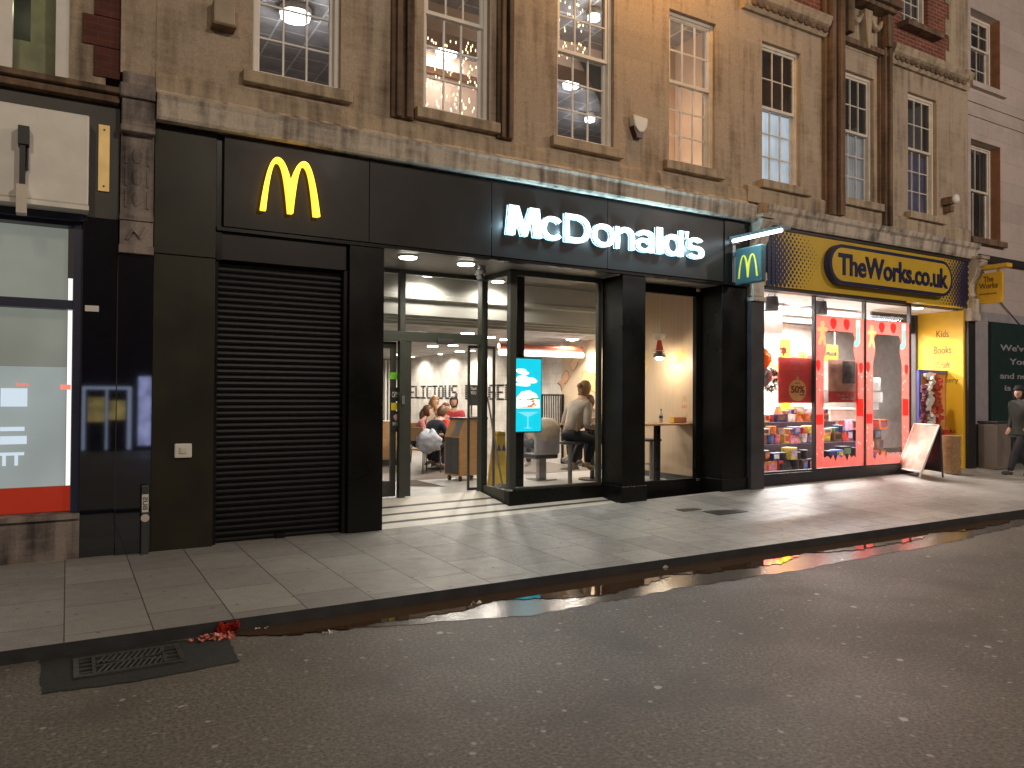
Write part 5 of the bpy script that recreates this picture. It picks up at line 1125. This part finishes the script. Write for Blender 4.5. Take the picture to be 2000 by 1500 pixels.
# bottle and box on the table
bx,bz=P(1291,822,yt); t=thing('bottle','small clear drinks bottle with dark label on the high table','bottle',(bx,yt,ztop)); part('body', MB().lathe((bx,yt,ztop+.001),[(.028,0),(.03,.02),(.03,.13),(.012,.19),(.012,.21)],14), mat('clear_plastic',(.5,.45,.38),.2), t); part('cap', MB().cyl((bx,yt,ztop+.212),.014,.018,12), m_dgrey, t); part('wrap', MB().cyl((bx,yt,ztop+.08),.0315,.04,14), m_dgrey, t)
bx=P(1325,820,yt)[0]; t=thing('napkin_box','low rounded orange wood box on the high table','box',(bx,yt,ztop)); part('box', MB().box(bx-.14,bx+.14,yt-.06,yt+.06,ztop+.001,ztop+.095), mat('orange_box',(.50,.20,.10),.5), t, bevel=.02); part('end_cap', MB().box(bx-.152,bx-.141,yt-.05,yt+.05,ztop+.01,ztop+.085), m_yel, t)
# wall decals
def decal(name,polys,m,lbl):
    mb=MB(); 
    for i,pl in enumerate(polys): mb.prism(pl,SD(XW-.002-.0006*i),0,.002)
    return mb
def ring(cx,cz,rx,rz_,w_,n=30):
    mb=MB()
    for i in range(n):
        a,b=2*math.pi*i/n,2*math.pi*(i+1)/n
        mb.prism([(cx+rx*math.cos(a),cz+rz_*math.sin(a)),(cx+rx*math.cos(b),cz+rz_*math.sin(b)),(cx+(rx-w_)*math.cos(b),cz+(rz_-w_)*math.sin(b)),(cx+(rx-w_)*math.cos(a),cz+(rz_-w_)*math.sin(a))],SD(XW-.0015),0,.002)
    return mb
def W_(px,py): y,z=Q(px,py,XW-.01); return (-y,z)
def star(cu,cv,r1,r2,rot=.2): return [(cu+(r1 if i%2==0 else r2)*math.sin(i*math.pi/5+rot),cv+(r1 if i%2==0 else r2)*math.cos(i*math.pi/5+rot)) for i in range(10)]
cu,cv=W_(1331,696); t=thing('wall_decal','pale gold star decal high on the oak wall by the right window','decal',(XW,-cu,cv),group='festive decals on the oak wall'); part('star', MB().prism(star(cu,cv,.20,.10),SD(XW-.001),0,.002), mat('gold_decal',(.66,.46,.16),.5), t)
cu,cv=W_(1150,742); t=thing('wall_decal','pair of gold outlined bells decal on the oak wall','decal',(XW,-cu,cv),group='festive decals on the oak wall')
def bell(cu,cv,s,rot):
    pts=[(-.5,-.45),(.5,-.45),(.38,-.2),(.34,.2),(.15,.45),(-.15,.45),(-.34,.2),(-.38,-.2)]; c,s_=math.cos(rot),math.sin(rot); return [(cu+s*(x*c-z*s_),cv+s*(x*s_+z*c)) for x,z in pts]
m_bo=mat('bell_outline',(.42,.26,.05),.5); m_bf=mat('bell_fill',(.72,.50,.22),.5)
part('bell', MB().prism(bell(cu-.12,cv+.02,.36,.5),SD(XW-.001),0,.002).prism(bell(cu+.12,cv-.05,.40,-.35),SD(XW-.004),0,.002), m_bo, t); part('bell_face', MB().prism(bell(cu-.12,cv+.02,.31,.5),SD(XW-.0025),0,.001).prism(bell(cu+.12,cv-.05,.35,-.35),SD(XW-.006),0,.0015), m_bf, t)
cu,cv=W_(1112,724); t=thing('wall_decal','torn party cracker decal on the oak wall left of the bells','decal',(XW,-cu,cv),group='festive decals on the oak wall')
def crk(cu,cv,s,rot,pts): c,s_=math.cos(rot),math.sin(rot); return [(cu+s*(x*c-z*s_),cv+s*(x*s_+z*c)) for x,z in pts]
cp=[(-1,.28),(-.62,.16),(-.55,.24),(-.1,.24),(-.02,.05),(-.12,-.22),(-.55,-.22),(-.62,-.14),(-1,-.26),(-.9,0)]
for k,(dx,rot) in enumerate(((0,.75),(0,.75+math.pi))):
    pl=crk(cu+(.03 if k else -.03),cv+(.03 if k else -.03),.48,rot,cp); part('cracker_outline', MB().prism(pl,SD(XW-.001-.001*k),0,.002), mat('dark_outline',(.18,.12,.07),.5), t)
    pl=crk(cu+(.04 if k else -.04),cv+(.04 if k else -.04),.42,rot,cp); part('cracker', MB().prism(pl,SD(XW-.004-.001*k),0,.002), mat('cracker_fill',(.74,.50,.28) if k else (.72,.42,.25),.5), t)
cu,cv=W_(1258,712); t=thing('wall_decal','small reindeer head decal at the left edge of the right window','decal',(XW,-cu,cv),group='festive decals on the oak wall'); part('shape', MB().prism(blob(cu,cv,.12,.18),SD(XW-.001),0,.002).prism(blob(cu+.06,cv+.2,.04,.07),SD(XW-.001),0,.0026), m_bf, t)
cu,cv=W_(1327,787); t=thing('wall_decal','faint round outline decal with a small arch mark behind the napkin box','decal',(XW,-cu,cv),group='festive decals on the oak wall')
r_=ring(cu,cv,.24,.30,.008); part('outline', r_, mat('faint_grey',(.46,.42,.38),.5), t)
cu2,cv2=W_(1336,785); part('arch_mark', arch_mb(SD(XW-.001),cu2,cv2,.10,.10,0,.002), m_bo, t); cu2,cv2=W_(1336,794); part('bar_mark', MB().prism([(cu2-.06,cv2-.03),(cu2+.06,cv2-.03),(cu2+.06,cv2+.02),(cu2-.06,cv2+.02)],SD(XW-.001),0,.002), mat('salmon_mark',(.58,.28,.18),.5), t)
cu2,cv2=W_(1265,836); part('arch_mark', arch_mb(SD(XW-.001),cu2,cv2,.10,.10,0,.002), m_bo, t)
# rail screen, mats, kiosk, cleaning signs
t=thing('rail_screen','black framed divider of thin vertical rods between the tables','divider',(8.5,13.3,FZ)); x0=8.50
mb=MB(); mb.box(x0,9.08,13.28,13.32,P(1075,770,13.3)[1]-.03,P(1075,770,13.3)[1]).box(9.04,9.08,13.28,13.32,FZ,P(1075,770,13.3)[1]-.03).box(x0,x0+.03,13.28,13.32,FZ,P(1075,770,13.3)[1]-.03).box(x0+.03,9.04,13.28,13.32,1.05,1.09)
part('frame', mb, m_black, t); mb=MB(); [mb.box(x0+.05+i*.045,x0+.065+i*.045,13.29,13.31,1.09,P(1075,770,13.3)[1]-.03) for i in range(11)]; part('rods', mb, m_black, t)
p=[G(868,937,FZ),G(898,941,FZ),G(926,940,FZ)]
print('kiosk',p)
k0=Vector(p[1]); dl=(Vector(p[0])-k0); dl.normalize(); dr=Vector((-dl.y,dl.x)); 
if dr.x<0: dr=-dr
zt3=P(895,820,k0.y)[1]
t=thing('waste_station','wheeled wooden waste cabinet with two dark doors just inside the entrance','cabinet',(k0.x,k0.y,FZ))
wl=(Vector(p[0])-k0).length; wr=.62
def kp(a,b,z): q=k0+dl*a+dr*b; return (q.x,q.y,z)
def kbox(a0,a1,b0,b1,z0,z1): 
    return MB().add([kp(a0,b0,z0),kp(a1,b0,z0),kp(a1,b1,z0),kp(a0,b1,z0),kp(a0,b0,z1),kp(a1,b0,z1),kp(a1,b1,z1),kp(a0,b1,z1)],[(0,1,2,3),(4,5,6,7),(0,1,5,4),(1,2,6,5),(2,3,7,6),(3,0,4,7)])
zb3=FZ+.09; zm=zb3+(zt3-zb3)*.70
body=MB(); 
side=[(0,zb3),(wr,zb3),(wr,zt3),(.12,zt3),(0,zm)]
body.prism(side,lambda u,v,d:kp(d,u,v),0,wl); part('carcass', body, m_wood, t)
part('door_panel', kbox(.03,wl*.48,-.012,-.002,zb3+.03,zm-.02), m_dgrey, t); part('door_panel', kbox(wl*.52,wl-.03,-.012,-.002,zb3+.03,zm-.02), m_dgrey, t)
mb=MB(); c=[kp(.04,-.004,zm+.02),kp(wl*.52,-.004,zm+.02),kp(wl*.52,.105,zt3-.02),kp(.04,.105,zt3-.02)]; mb.quad(*c); part('grey_flap', mb, m_grey, t)
part('top', kbox(-.01,wl+.01,.10,wr+.01,zt3+.001,zt3+.03), m_dgrey, t)
for a,b in ((.06,.06),(wl-.06,.06),(.06,wr-.06),(wl-.06,wr-.06)):
    q=kp(a,b,0); part('castor', MB().tube([(q[0]-.02,q[1],FZ+.04),(q[0]+.02,q[1],FZ+.04)],.04,12).box(q[0]-.02,q[0]+.02,q[1]-.02,q[1]+.02,FZ+.06,zb3), m_dgrey, t)
# tray stack and notice above cabinet
q=kp(.1,.45,0); t=thing('notice_stand','dark counter notice with white writing and cup tower on the waste cabinet','notice',(q[0],q[1],zt3+.03))
xn0,zn1=P(917,752,q[1]); xn1,zn0=P(931,792,q[1]); part('board', MB().box(xn0,xn1+.02,q[1],q[1]+.02,zn0,zn1), m_dgrey, t); part('print', text_mb('Thank\nYOU',xn0+.015,xn1,zn1-.16,zn1-.03,FA(q[1]),.003,.01,align='CENTER'), m_white, t); part('stand', MB().box(xn0+.03,xn0+.06,q[1]+.005,q[1]+.015,zt3+.03,zn0).box(xn0,xn1,q[1]-.05,q[1]+.06,zt3+.031,zt3+.05), m_steel, t)
mb=MB(); a,b=G(806,951,FZ),G(868,951,FZ)
tag(part('door_mat',MB().box(4.3,5.0,10.15,10.9,FZ+.001,FZ+.008) if False else MB().add([(*G(800,950,FZ),FZ+.006),(*G(870,951,FZ),FZ+.006),(*G(812,938,FZ),FZ+.006),(*G(790,940,FZ),FZ+.006)],[(0,1,2,3)]),mat('brown_mat',(.10,.075,.06),.9)),'brown triangular looking door mat just inside the entrance','mat')
# wet floor sign stack + sweeper
xw,yw=Vector(G(976,955,FZ))*1.035; t=thing('wet_floor_sign','tall yellow folding wet floor sign behind the side glass','wet floor sign',(xw,yw,FZ))
zt4=P(978,843,yw)[1]; part('leaf', MB().prism([(xw-.19,FZ+.005),(xw+.12,FZ+.005),(xw+.09,zt4),(xw-.05,zt4),(xw-.16,FZ+.18)],FA(yw),0,.02), m_yel, t, bevel=.005)
part('leaf', MB().prism([(xw-.16,FZ+.005),(xw+.14,FZ+.005),(xw+.09,zt4),(xw-.05,zt4)],FA(yw+.14),0,.02), m_yel, t)
mb=MB(); 
for dx in (-.03,.06):
    cx_,cz_=xw+dx,FZ+.62; mb.prism([(cx_-.04,cz_-.06),(cx_+.04,cz_-.06),(cx_,cz_+.06)],FA(yw-.021),0,.002)
part('warning_mark', mb, m_dgrey, t)
part('print', text_mb('CAUTION',xw-.10,xw+.09,FZ+.80,FZ+.84,FA(yw-.021),.002,.01), m_dgrey, t)
x0_,y0_=G(982,960,FZ); t=thing('sweeper','grey long handled dustpan leaning behind the side glass','dustpan',(x0_,y0_,FZ)); xa,za_=P(952,775,y0_+.1)
part('handle', MB().tube([(x0_,y0_,FZ+.06),(xa,y0_+.1,za_)],.014,8), m_grey, t); part('pan', MB().prism([(x0_-.13,FZ+.01),(x0_+.10,FZ+.01),(x0_+.03,FZ+.12),(x0_-.03,FZ+.12)],FA(y0_),-.08,.04), m_grey, t)
# posters on door glass
def sticker(px0,py0,px1,py1,col,lb,txt=None):
    Y=Y0+.052; x0,z1=P(px0,py0,Y); x1,z0=P(px1,py1,Y); t=thing('door_sticker',lb,'sticker',(x0,Y,z0),group='stickers on the left door glass'); part('sheet', MB().box(x0,x1,Y,Y+.004,z0,z1), mat('sticker_'+lb.split()[0],col,.5), t)
    if txt: part('print', text_mb(txt,x0+.02,x1-.02,z0+(z1-z0)*.3,z0+(z1-z0)*.7,FA(Y),.002,.01,align='CENTER'), m_white, t)
sticker(761,727,784,741,(.18,.62,.03),'bright green sticker at the top of the left door glass')
sticker(763,757,783,784,(.02,.02,.02),'black sticker with white letters under the green one','OPEN')
sticker(764,787,784,801,(.75,.62,.03),'yellow sticker halfway down the left door glass')
sticker(764,803,784,843,(.03,.03,.03),'tall black notice with no smoking mark on the left door glass','NO\nSMOKING')
x,z=P(774,815,Y0+.045); t=thing('no_smoking_mark','round pale no smoking mark on the black door notice','sticker',(x,Y0,z)); part('ring', MB().prism(blob(x,z,.042,.042,20,0),FA(Y0+.045),0,.002), mat('pink_mark',(.62,.35,.30),.5), t)

# ------------------------------------------------------------------ people
def skin_mesh(name, verts, edges, radii, root, sub=1):
    me=bpy.data.meshes.new(name); me.from_pydata(verts,edges,[]); o=bpy.data.objects.new(name,me); C.objects.link(o)
    o.modifiers.new('skin','SKIN'); 
    for i,sv in enumerate(me.skin_vertices[0].data):
        r_=radii[i]; sv.radius=(r_,r_) if not isinstance(r_,tuple) else r_; sv.use_root=(i==root)
    s_=o.modifiers.new('sub','SUBSURF'); s_.levels=sub; s_.render_levels=sub
    dg=bpy.context.evaluated_depsgraph_get(); m2=bpy.data.meshes.new_from_object(o.evaluated_get(dg))
    bpy.data.objects.remove(o); bpy.data.meshes.remove(me); return m2
def addmesh(name, me, m, parent, extra=None):
    if extra:
        b=bmesh.new(); b.from_mesh(me); n=[b.verts.new(v) for v in extra.v]
        for f_ in extra.f:
            try: b.faces.new([n[i] for i in f_])
            except ValueError: pass
        bmesh.ops.recalc_face_normals(b,faces=b.faces); b.to_mesh(me); b.free()
    for p in me.polygons: p.use_smooth=True
    me.materials.clear(); me.materials.append(m); me.name=name
    o=bpy.data.objects.new(name,me); C.objects.link(o); o.parent=parent; return o
m_skin=mat('skin',(.55,.33,.23),.5,var=.05)
HAIR={'brown':(.10,.045,.02),'blonde':(.36,.20,.085),'dark':(.02,.014,.012),'auburn':(.22,.09,.04)}
HM={k:mat(k+'_hair',v,.5,var=.35,scale=60,stretch=(1,1,.2)) for k,v in HAIR.items()}
def person(label, loc, rz, s, J, top, trousers, shoes, hair='brown', hood=None, hairlong=0, group=None, headpitch=0, headyaw=0, coatlen=0, bun=False, puffy=0):
    """J: joints in a local frame (x right, y forward, z up) in metres for a 1.7 m adult"""
    t=thing('person',label,'person',loc,rz,group,world=False); t.scale=(s,s,s)
    V=[];E=[];Rr=[];idx={}
    def v(n,p,r_): idx[n]=len(V); V.append(p); Rr.append(r_)
    def e(a,b): E.append((idx[a],idx[b]))
    v('pel',J['pel'],.125); v('wai',J['wai'],.11); v('che',J['che'],.125); v('nek',J['nek'],.055); v('hed',J['hed'],.06)
    for a,b in (('pel','wai'),('wai','che'),('che','nek'),('nek','hed')): e(a,b)
    for sd in 'LR':
        v('sh'+sd,J['sh'+sd],.062); v('el'+sd,J['el'+sd],.043); v('wr'+sd,J['wr'+sd],.028); e('che','sh'+sd); e('sh'+sd,'el'+sd); e('el'+sd,'wr'+sd)
        a=Vector(J['el'+sd]); b=Vector(J['wr'+sd]); d=(b-a).normalized(); k=d.cross(Vector((0,0,1)) if abs(d.z)<.9 else Vector((0,1,0))).normalized()
        pc=b+d*.05; v('pa'+sd,tuple(pc),.030); e('wr'+sd,'pa'+sd)
        cn=d.cross(k).normalized()
        if cn.z>0: cn=-cn
        for q,(off,ln) in enumerate(((-.030,.060),(-.011,.072),(.009,.068),(.028,.052))):
            r0=pc+d*.028+k*off; r1=r0+d*ln*.55+cn*.006; r2=r1+d*ln*.35+cn*.018
            n='f%d%s'%(q,sd); v(n+'a',tuple(r0),.010); v(n+'b',tuple(r1),.009); v(n+'c',tuple(r2),.0075); e('pa'+sd,n+'a'); e(n+'a',n+'b'); e(n+'b',n+'c')
        r0=pc-d*.015+k*(-.036); r1=r0+d*.03-k*.02; v('t'+sd+'a',tuple(r0),.011); v('t'+sd+'b',tuple(r1),.009); e('pa'+sd,'t'+sd+'a'); e('t'+sd+'a','t'+sd+'b')
        v('hi'+sd,J['hi'+sd],.088); v('kn'+sd,J['kn'+sd],.058); v('an'+sd,J['an'+sd],.038); v('to'+sd,J['to'+sd],.032); e('pel','hi'+sd); e('hi'+sd,'kn'+sd); e('kn'+sd,'an'+sd); e('an'+sd,'to'+sd)
    me=skin_mesh('body',V,E,Rr,0)
    hc=Vector(J['hed'])+Vector((0,.012,.075)); rot=Matrix.Rotation(headyaw,3,'Z')@Matrix.Rotation(headpitch,3,'X')
    hm=MB()
    def hf(v_):
        q=1.0
        if v_.z<-.2: q-=.10*min(1,(-v_.z-.2)*1.4)*(1 if v_.y<.2 else .35)
        return q
    hm.ell(hc,.074,.094,.112,18,14,rot,hf)
    tr=lambda p: hc+rot@Vector(p)
    hm.add([tr(p) for p in ((-.010,.092,.012),(.010,.092,.012),(0,.098,.020),(-.016,.094,-.022),(.016,.094,-.022),(0,.120,-.018),(0,.094,-.030))],[(0,1,2),(0,3,5,2),(1,2,5,4),(3,6,5),(4,5,6),(0,1,4,3)])
    for sx_ in (-1,1): hm.ell(tr((sx_*.075,-.005,-.005)),.010,.020,.030,8,6,rot)
    addmesh('body',me,m_skin,t,hm)
    fm=MB(); [fm.ell(tr((sx_*.030,.084,.008)),.012,.008,.006,8,6,rot) for sx_ in (-1,1)]; part('eyes',fm,m_dgrey,t) if False else addmesh('eyes',_m(fm),m_dgrey,t)
    fm=MB(); fm.ell(tr((0,.086,-.052)),.024,.008,.006,8,6,rot); addmesh('mouth',_m(fm),mat('lips',(.40,.14,.12),.5),t)
    # hair or hood
    def cap(off,yf,zl,m,name,scale=1.0):
        b=MB(); b.ell(hc+rot@Vector((0,-.008,.008)),.082*scale,.102*scale,.120*scale,22,16,rot)
        keep=[]; inv=rot.transposed()
        for f_ in b.f:
            c=sum((Vector(b.v[i]) for i in f_),Vector())/len(f_); l=inv@(c-hc)
            if not (l.y>yf and l.z<off) and l.z>zl: keep.append(f_)
        b.f=keep; me_=_m(b); o=addmesh(name,me_,m,t); sd_=o.modifiers.new('thick','SOLIDIFY'); sd_.thickness=.012; sd_.offset=1; return o
    if hood: cap(.055,.035,-.14,hood,'hood',1.18)
    cap(.06,.045,-.10-hairlong*.3,HM[hair],'hair')
    if hairlong:
        b=MB(); b.tube([tr((0,-.085,.03)),tr((0,-.115,-.06)),tr((0,-.10,-.16))-Vector((0,.0,hairlong*.3)),tr((0,-.085,-.20))-Vector((0,0,hairlong*.6))],[.055,.07,.06,.02],10); addmesh('long_hair',_m(b),HM[hair],t)
    if bun:
        b=MB(); b.ell(tr((0,-.12,.02)),.045,.05,.045,12,8); addmesh('bun',_m(b),HM[hair],t)
    # clothes
    pf=puffy
    Vs=[J['pel'],J['wai'],J['che'],tuple(Vector(J['che'])*.35+Vector(J['nek'])*.65)]; Es=[(0,1),(1,2),(2,3)]; Rs=[.140+pf,.130+pf,.142+pf,.075+pf*.6]
    for sd in 'LR':
        n=len(Vs); a=Vector(J['el'+sd]); b=Vector(J['wr'+sd]); Vs+=[J['sh'+sd],J['el'+sd],tuple(b)]; Rs+=[.080+pf,.060+pf*.8,.044+pf*.5]; Es+=[(2,n),(n,n+1),(n+1,n+2)]
    if coatlen:
        n=len(Vs); Vs.append(tuple(Vector(J['pel'])-Vector((0,0,coatlen)))); Rs.append(.15+pf); Es.append((0,n))
    addmesh('jacket',skin_mesh('jacket',Vs,Es,Rs,0),top,t)
    Vs=[tuple(Vector(J['pel'])+Vector((0,0,.03))),J['pel']]; Es=[(0,1)]; Rs=[.118,.135]
    for sd in 'LR':
        n=len(Vs); a=Vector(J['an'+sd]); Vs+=[J['hi'+sd],J['kn'+sd],tuple(a+Vector((0,0,.02)))]; Rs+=[.104,.076,.062]; Es+=[(1,n),(n,n+1),(n+1,n+2)]
    addmesh('trousers',skin_mesh('trousers',Vs,Es,Rs,1),trousers,t)
    for sd in 'LR':
        a=Vector(J['an'+sd]); b=Vector(J['to'+sd]); d=(b-a); 
        addmesh('shoe',skin_mesh('shoe',[tuple(a+Vector((0,0,.03))),tuple(a-d*.25-Vector((0,0,.01))),tuple(a+d*.5-Vector((0,0,.0))),tuple(b+d*.12)],[(0,1),(0,2),(2,3)],[.046,.042,.046,.036],0),shoes,t)
    return t
def _m(mb):
    me=bpy.data.meshes.new('m'); me.from_pydata(mb.v,[],mb.f); b=bmesh.new(); b.from_mesh(me); bmesh.ops.recalc_face_normals(b,faces=b.faces); b.to_mesh(me); b.free(); return me
def seated(h=.45,lean=.15,arm='table',legfwd=.42,knee_drop=None,footz=.07):
    """sitting with the seat surface at height h"""
    z=h+.10; c=lean; J={'pel':(0,0,z),'wai':(0,.04+c*.3,z+.20),'che':(0,.03+c,z+.40),'nek':(0,.05+c*1.25,z+.53),'hed':(0,.07+c*1.4,z+.60)}
    for sd,k in (('L',-1),('R',1)):
        J['hi'+sd]=(k*.09,.03,z-.01); J['kn'+sd]=(k*.11,legfwd,z+.0); J['an'+sd]=(k*.11,legfwd-.02,max(footz,z-.43)); J['to'+sd]=(k*.12,legfwd+.12,max(footz,z-.43)-.035)
        J['sh'+sd]=(k*.18,.03+c,z+.43); J['el'+sd]=(k*.23,.12+c,z+.20); J['wr'+sd]=(k*.10,.34+c,z+.25)
    return J
def hand(): pass
MT=lambda n,c: mat(n,c,.8,var=.15,scale=12,bump=.3,bscale=30)
# walking man at the right edge
J={'pel':(0,0,.93),'wai':(0,0,1.10),'che':(0,.01,1.32),'nek':(0,.015,1.47),'hed':(0,.03,1.53),
 'shL':(-.19,0,1.40),'elL':(-.26,-.10,1.14),'wrL':(-.22,.02,.93),'shR':(.19,0,1.40),'elR':(.26,-.08,1.14),'wrR':(.21,.06,.93),
 'hiL':(-.09,0,.90),'knL':(-.10,.24,.50),'anL':(-.10,.36,.11),'toL':(-.10,.52,.12),'hiR':(.09,0,.90),'knR':(.10,-.04,.49),'anR':(.10,-.30,.14),'toR':(.10,-.19,.04)}
px_,py_=15.62,7.50; zg=.10+rise(px_)*(py_-KY)/(8.7-KY)
person('person in a dark green padded jacket with a black hood walking along the pavement',(px_,py_,zg),R(72),1.0,J,MT('green_puffer',(.028,.034,.027)),MT('dark_trousers',(.02,.02,.026)),MT('dark_shoes',(.05,.045,.045)),hair='dark',hood=MT('black_hood',(.012,.012,.014)),puffy=.014,coatlen=.10,headyaw=R(22))
# woman on bar stool
J=seated(h=(wseat-FZ)/1.08,lean=.17,legfwd=.40,footz=.07)
for sd,k in (('L',-1),('R',1)):
    z=(wseat-FZ)/1.08+.10; J['kn'+sd]=(k*.12,.40,z-.10); J['an'+sd]=(k*.10,.20+.05*k,z-.46); J['to'+sd]=(k*.11,.32+.05*k,z-.52); J['wr'+sd]=(k*.12,.36,z+.22); J['el'+sd]=(k*.24,.10,z+.14)
person('person with tied brown hair and tan top on a bar stool in the bay window',(wx_,wy_,FZ),R(-78),1.08,J,MT('grey_tan_top',(.50,.41,.32)),MT('black_leggings',(.012,.012,.018)),MT('tan_boots',(.45,.30,.17)),hair='blonde',bun=True,headpitch=-.25)
# companions deeper in
def tabled(lb,px,pyh,y,rz,s,top,hair,h=.45,**k):
    x=P(px,800,y)[0]; person(lb,(x,y,FZ),rz,s,seated(h=h,lean=k.pop('lean',.14)),MT('top_'+lb.split()[3]+str(len(bpy.data.materials)),top),MT('jeans'+str(len(bpy.data.materials)),(.03,.03,.05)),MT('shoes'+str(len(bpy.data.materials)),(.25,.22,.2)),hair=hair,group='people seated at the restaurant tables',**k)
tabled('person in a dark navy jacket behind the one on the bar stool',1158,0,11.0,R(70),.98,(.03,.035,.06),'brown',h=.66,lean=.08)
tabled('person in a pale shirt at the right edge of the bay window',1172,0,10.7,R(95),.95,(.45,.36,.26),'brown',h=.64)
tabled('person in black padded jacket with short brown hair bent over a table',831,0,13.0,R(-75),.92,(.012,.014,.025),'brown',h=.45,headpitch=-.6,lean=.26)
tabled('person in a red top resting chin on hands beside the waste cabinet',873,0,13.6,R(110),.90,(.50,.02,.02),'blonde',h=.48,headpitch=-.3,hairlong=.2)
tabled('person with long blonde hair and a cream top at the back of the doorway',831,0,14.8,R(200),1.0,(.55,.47,.36),'blonde',h=.52,hairlong=.5)
tabled('person with ginger hair in a grey and pink top between the two blonde diners',854,0,14.6,R(200),.92,(.40,.22,.22),'auburn',h=.50)
tabled('person with dark brown hair in a red scarf at the far right of the doorway',888,0,14.9,R(150),1.0,(.42,.04,.05),'dark',h=.52,hairlong=.3)
tabled('person with long brown hair half hidden at the left edge of the doorway',810,0,13.9,R(-120),.92,(.50,.20,.20),'brown',h=.45,hairlong=.5)
# dining table & chairs
def dchair(x,y,rz,lb):
    t=thing('dining_chair',lb,'chair',(x,y,FZ),rz,'dining chairs',world=False)
    part('seat', MB().box(-.21,.21,-.2,.2,.42,.45), m_wood, t, bevel=.01); part('backrest', MB().box(-.21,.21,-.23,-.20,.60,.85), m_wood, t, bevel=.01)
    for a,b in ((-.19,-.2),(.19,-.2),(-.19,.19),(.19,.19)): part('leg', MB().tube([(a*1.1,b*1.1,.0),(a,b,.42)],.012,8).tube([(a,b,.42),(a,-.215,.82)],.012,8) if b<0 else MB().tube([(a*1.1,b*1.1,.0),(a,b,.42)],.012,8), m_dgrey, t)
    return t
for px,y,rz,lb in ((831,12.95,R(-75),'dining chair under the diner in the black padded jacket'),(873,13.65,R(110),'dining chair under the diner in the red top'),(831,14.85,R(200),'dining chair under the diner in the cream top'),(888,14.95,R(150),'dining chair of the diner in the red scarf')):
    dchair(P(px,800,y)[0],y,rz,lb)
xt2=P(856,848,13.2)[0]; zt5=P(855,848,13.0)[1]
t=thing('dining_table','light wooden dining table between the seated group and the waste cabinet','table',(xt2,13.3,FZ)); part('tabletop', MB().box(xt2-.25,xt2+.75,12.95,14.2,zt5-.04,zt5), m_wood, t, bevel=.01); part('pedestal', MB().cyl((xt2+.2,13.6,FZ+.02),.04,zt5-.07-FZ), m_dgrey, t); part('base', MB().cyl((xt2+.2,13.6,FZ+.001),.25,.02), m_dgrey, t)
mb=crumple((P(838,858,12.7)[0],12.72,P(838,862,12.7)[1]),.22,.12,.20,5); tag(part('draped_coat',mb,MT('blue_white_coat',(.38,.40,.46)),smooth=True),'crumpled pale blue and white coat hanging over the nearest dining chair','coat')
# chair with coat (back to the window)
cxx,cyy=G(1057,937,FZ); t=thing('swivel_chair','grey padded chair on a square steel pedestal with its back to the bay window','chair',(cxx,cyy,FZ))
z0=P(1057,890,cyy)[1]; part('backrest', MB().obox((cxx,cyy-.18,z0+.24),.50,.07,.42), mat('grey_upholstery',(.42,.42,.44),.6), t, bevel=.05)
part('seat', MB().obox((cxx,cyy+.02,z0-.0),.46,.42,.09), m_dgrey, t, bevel=.03); part('pedestal', MB().box(cxx-.07,cxx+.07,cyy-.05,cyy+.05,FZ+.02,z0-.05), m_steel, t); part('base', MB().box(cxx-.2,cxx+.2,cyy-.18,cyy+.18,FZ+.001,FZ+.02), m_steel, t)
mb=crumple((cxx-.01,cyy-.16,z0+.46),.27,.14,.20,12,k=.15); tag(part('draped_coat',mb,MT('beige_coat',(.50,.43,.34)),smooth=True),'beige coat draped over the grey chair in the bay window','coat')
person('person hunched at a table behind the draped grey chair in the bay window',(P(1048,800,11.7)[0],11.75,FZ),R(0),.95,seated(h=.5,lean=.18),MT('sand_hoodie',(.48,.42,.33)),MT('grey_jeans',(.08,.09,.11)),MT('white_trainers',(.6,.58,.55)),hair='brown',group='people seated at the restaurant tables')
# counter left behind door
t=thing('counter','low light wood counter seen through the left door glass','counter',(6.3,15,FZ)); part('body', MB().box(5.2,5.9,14.6,15.2,FZ+.12,1.18), m_wood, t); part('kick', MB().box(5.22,5.88,14.62,15.2,FZ,FZ+.118), m_dgrey, t)
# dark doorway and panels at back of tiled wall
part('grey_door', MB().box(XW-.03,XW-.002,14.35,15.1,FZ,2.25), mat('slate_door',(.08,.09,.11),.5), bld)
t=thing('pin_panel','tall grey wall of slim metal slats beyond the left door','slat panel',(8,22,FZ)); disc_lamp(7.6,21.8,2.85,.11,'added round lamp brightening the slatted panel',g2,60); mb=MB(); [mb.box(7.4+i*.12,7.46+i*.12,22.5,22.56,FZ,2.8) for i in range(14)]; part('slats', mb, m_white, t)  # the lamp is added to brighten the back of the room

# ------------------------------------------------------------------ across the street (behind the viewer): what the glass and granite mirror
ob=thing('opposite_building','dark brick building across the street with one lit shop window','building',(0,-7.2,0))
part('wall', MB().box(-20,30,-7.6,-7.2,0,11), mat('dark_opposite_brick',(.022,.016,.014),.9,var=.3), ob)
mwf=emit('opposite_frame_glow',(.55,.68,1),1.3)
part('window_frame', MB().box(.36,.44,-7.19,-7.15,.1,1.9).box(1.50,1.60,-7.19,-7.15,.1,1.9).box(.44,1.50,-7.19,-7.15,1.82,1.9).box(.95,1.0,-7.19,-7.15,.1,1.82), mwf, ob)
part('window_glow', MB().box(.5,.93,-7.18,-7.16,.9,1.6).box(1.02,1.45,-7.18,-7.16,.95,1.5), emit('opposite_amber',(.75,.60,.22),.8,.7,3), ob)
part('side_glow', MB().box(1.78,2.12,-7.19,-7.16,.2,2.2), emit('opposite_violet',(.50,.56,1),1.8,.4,4), ob)
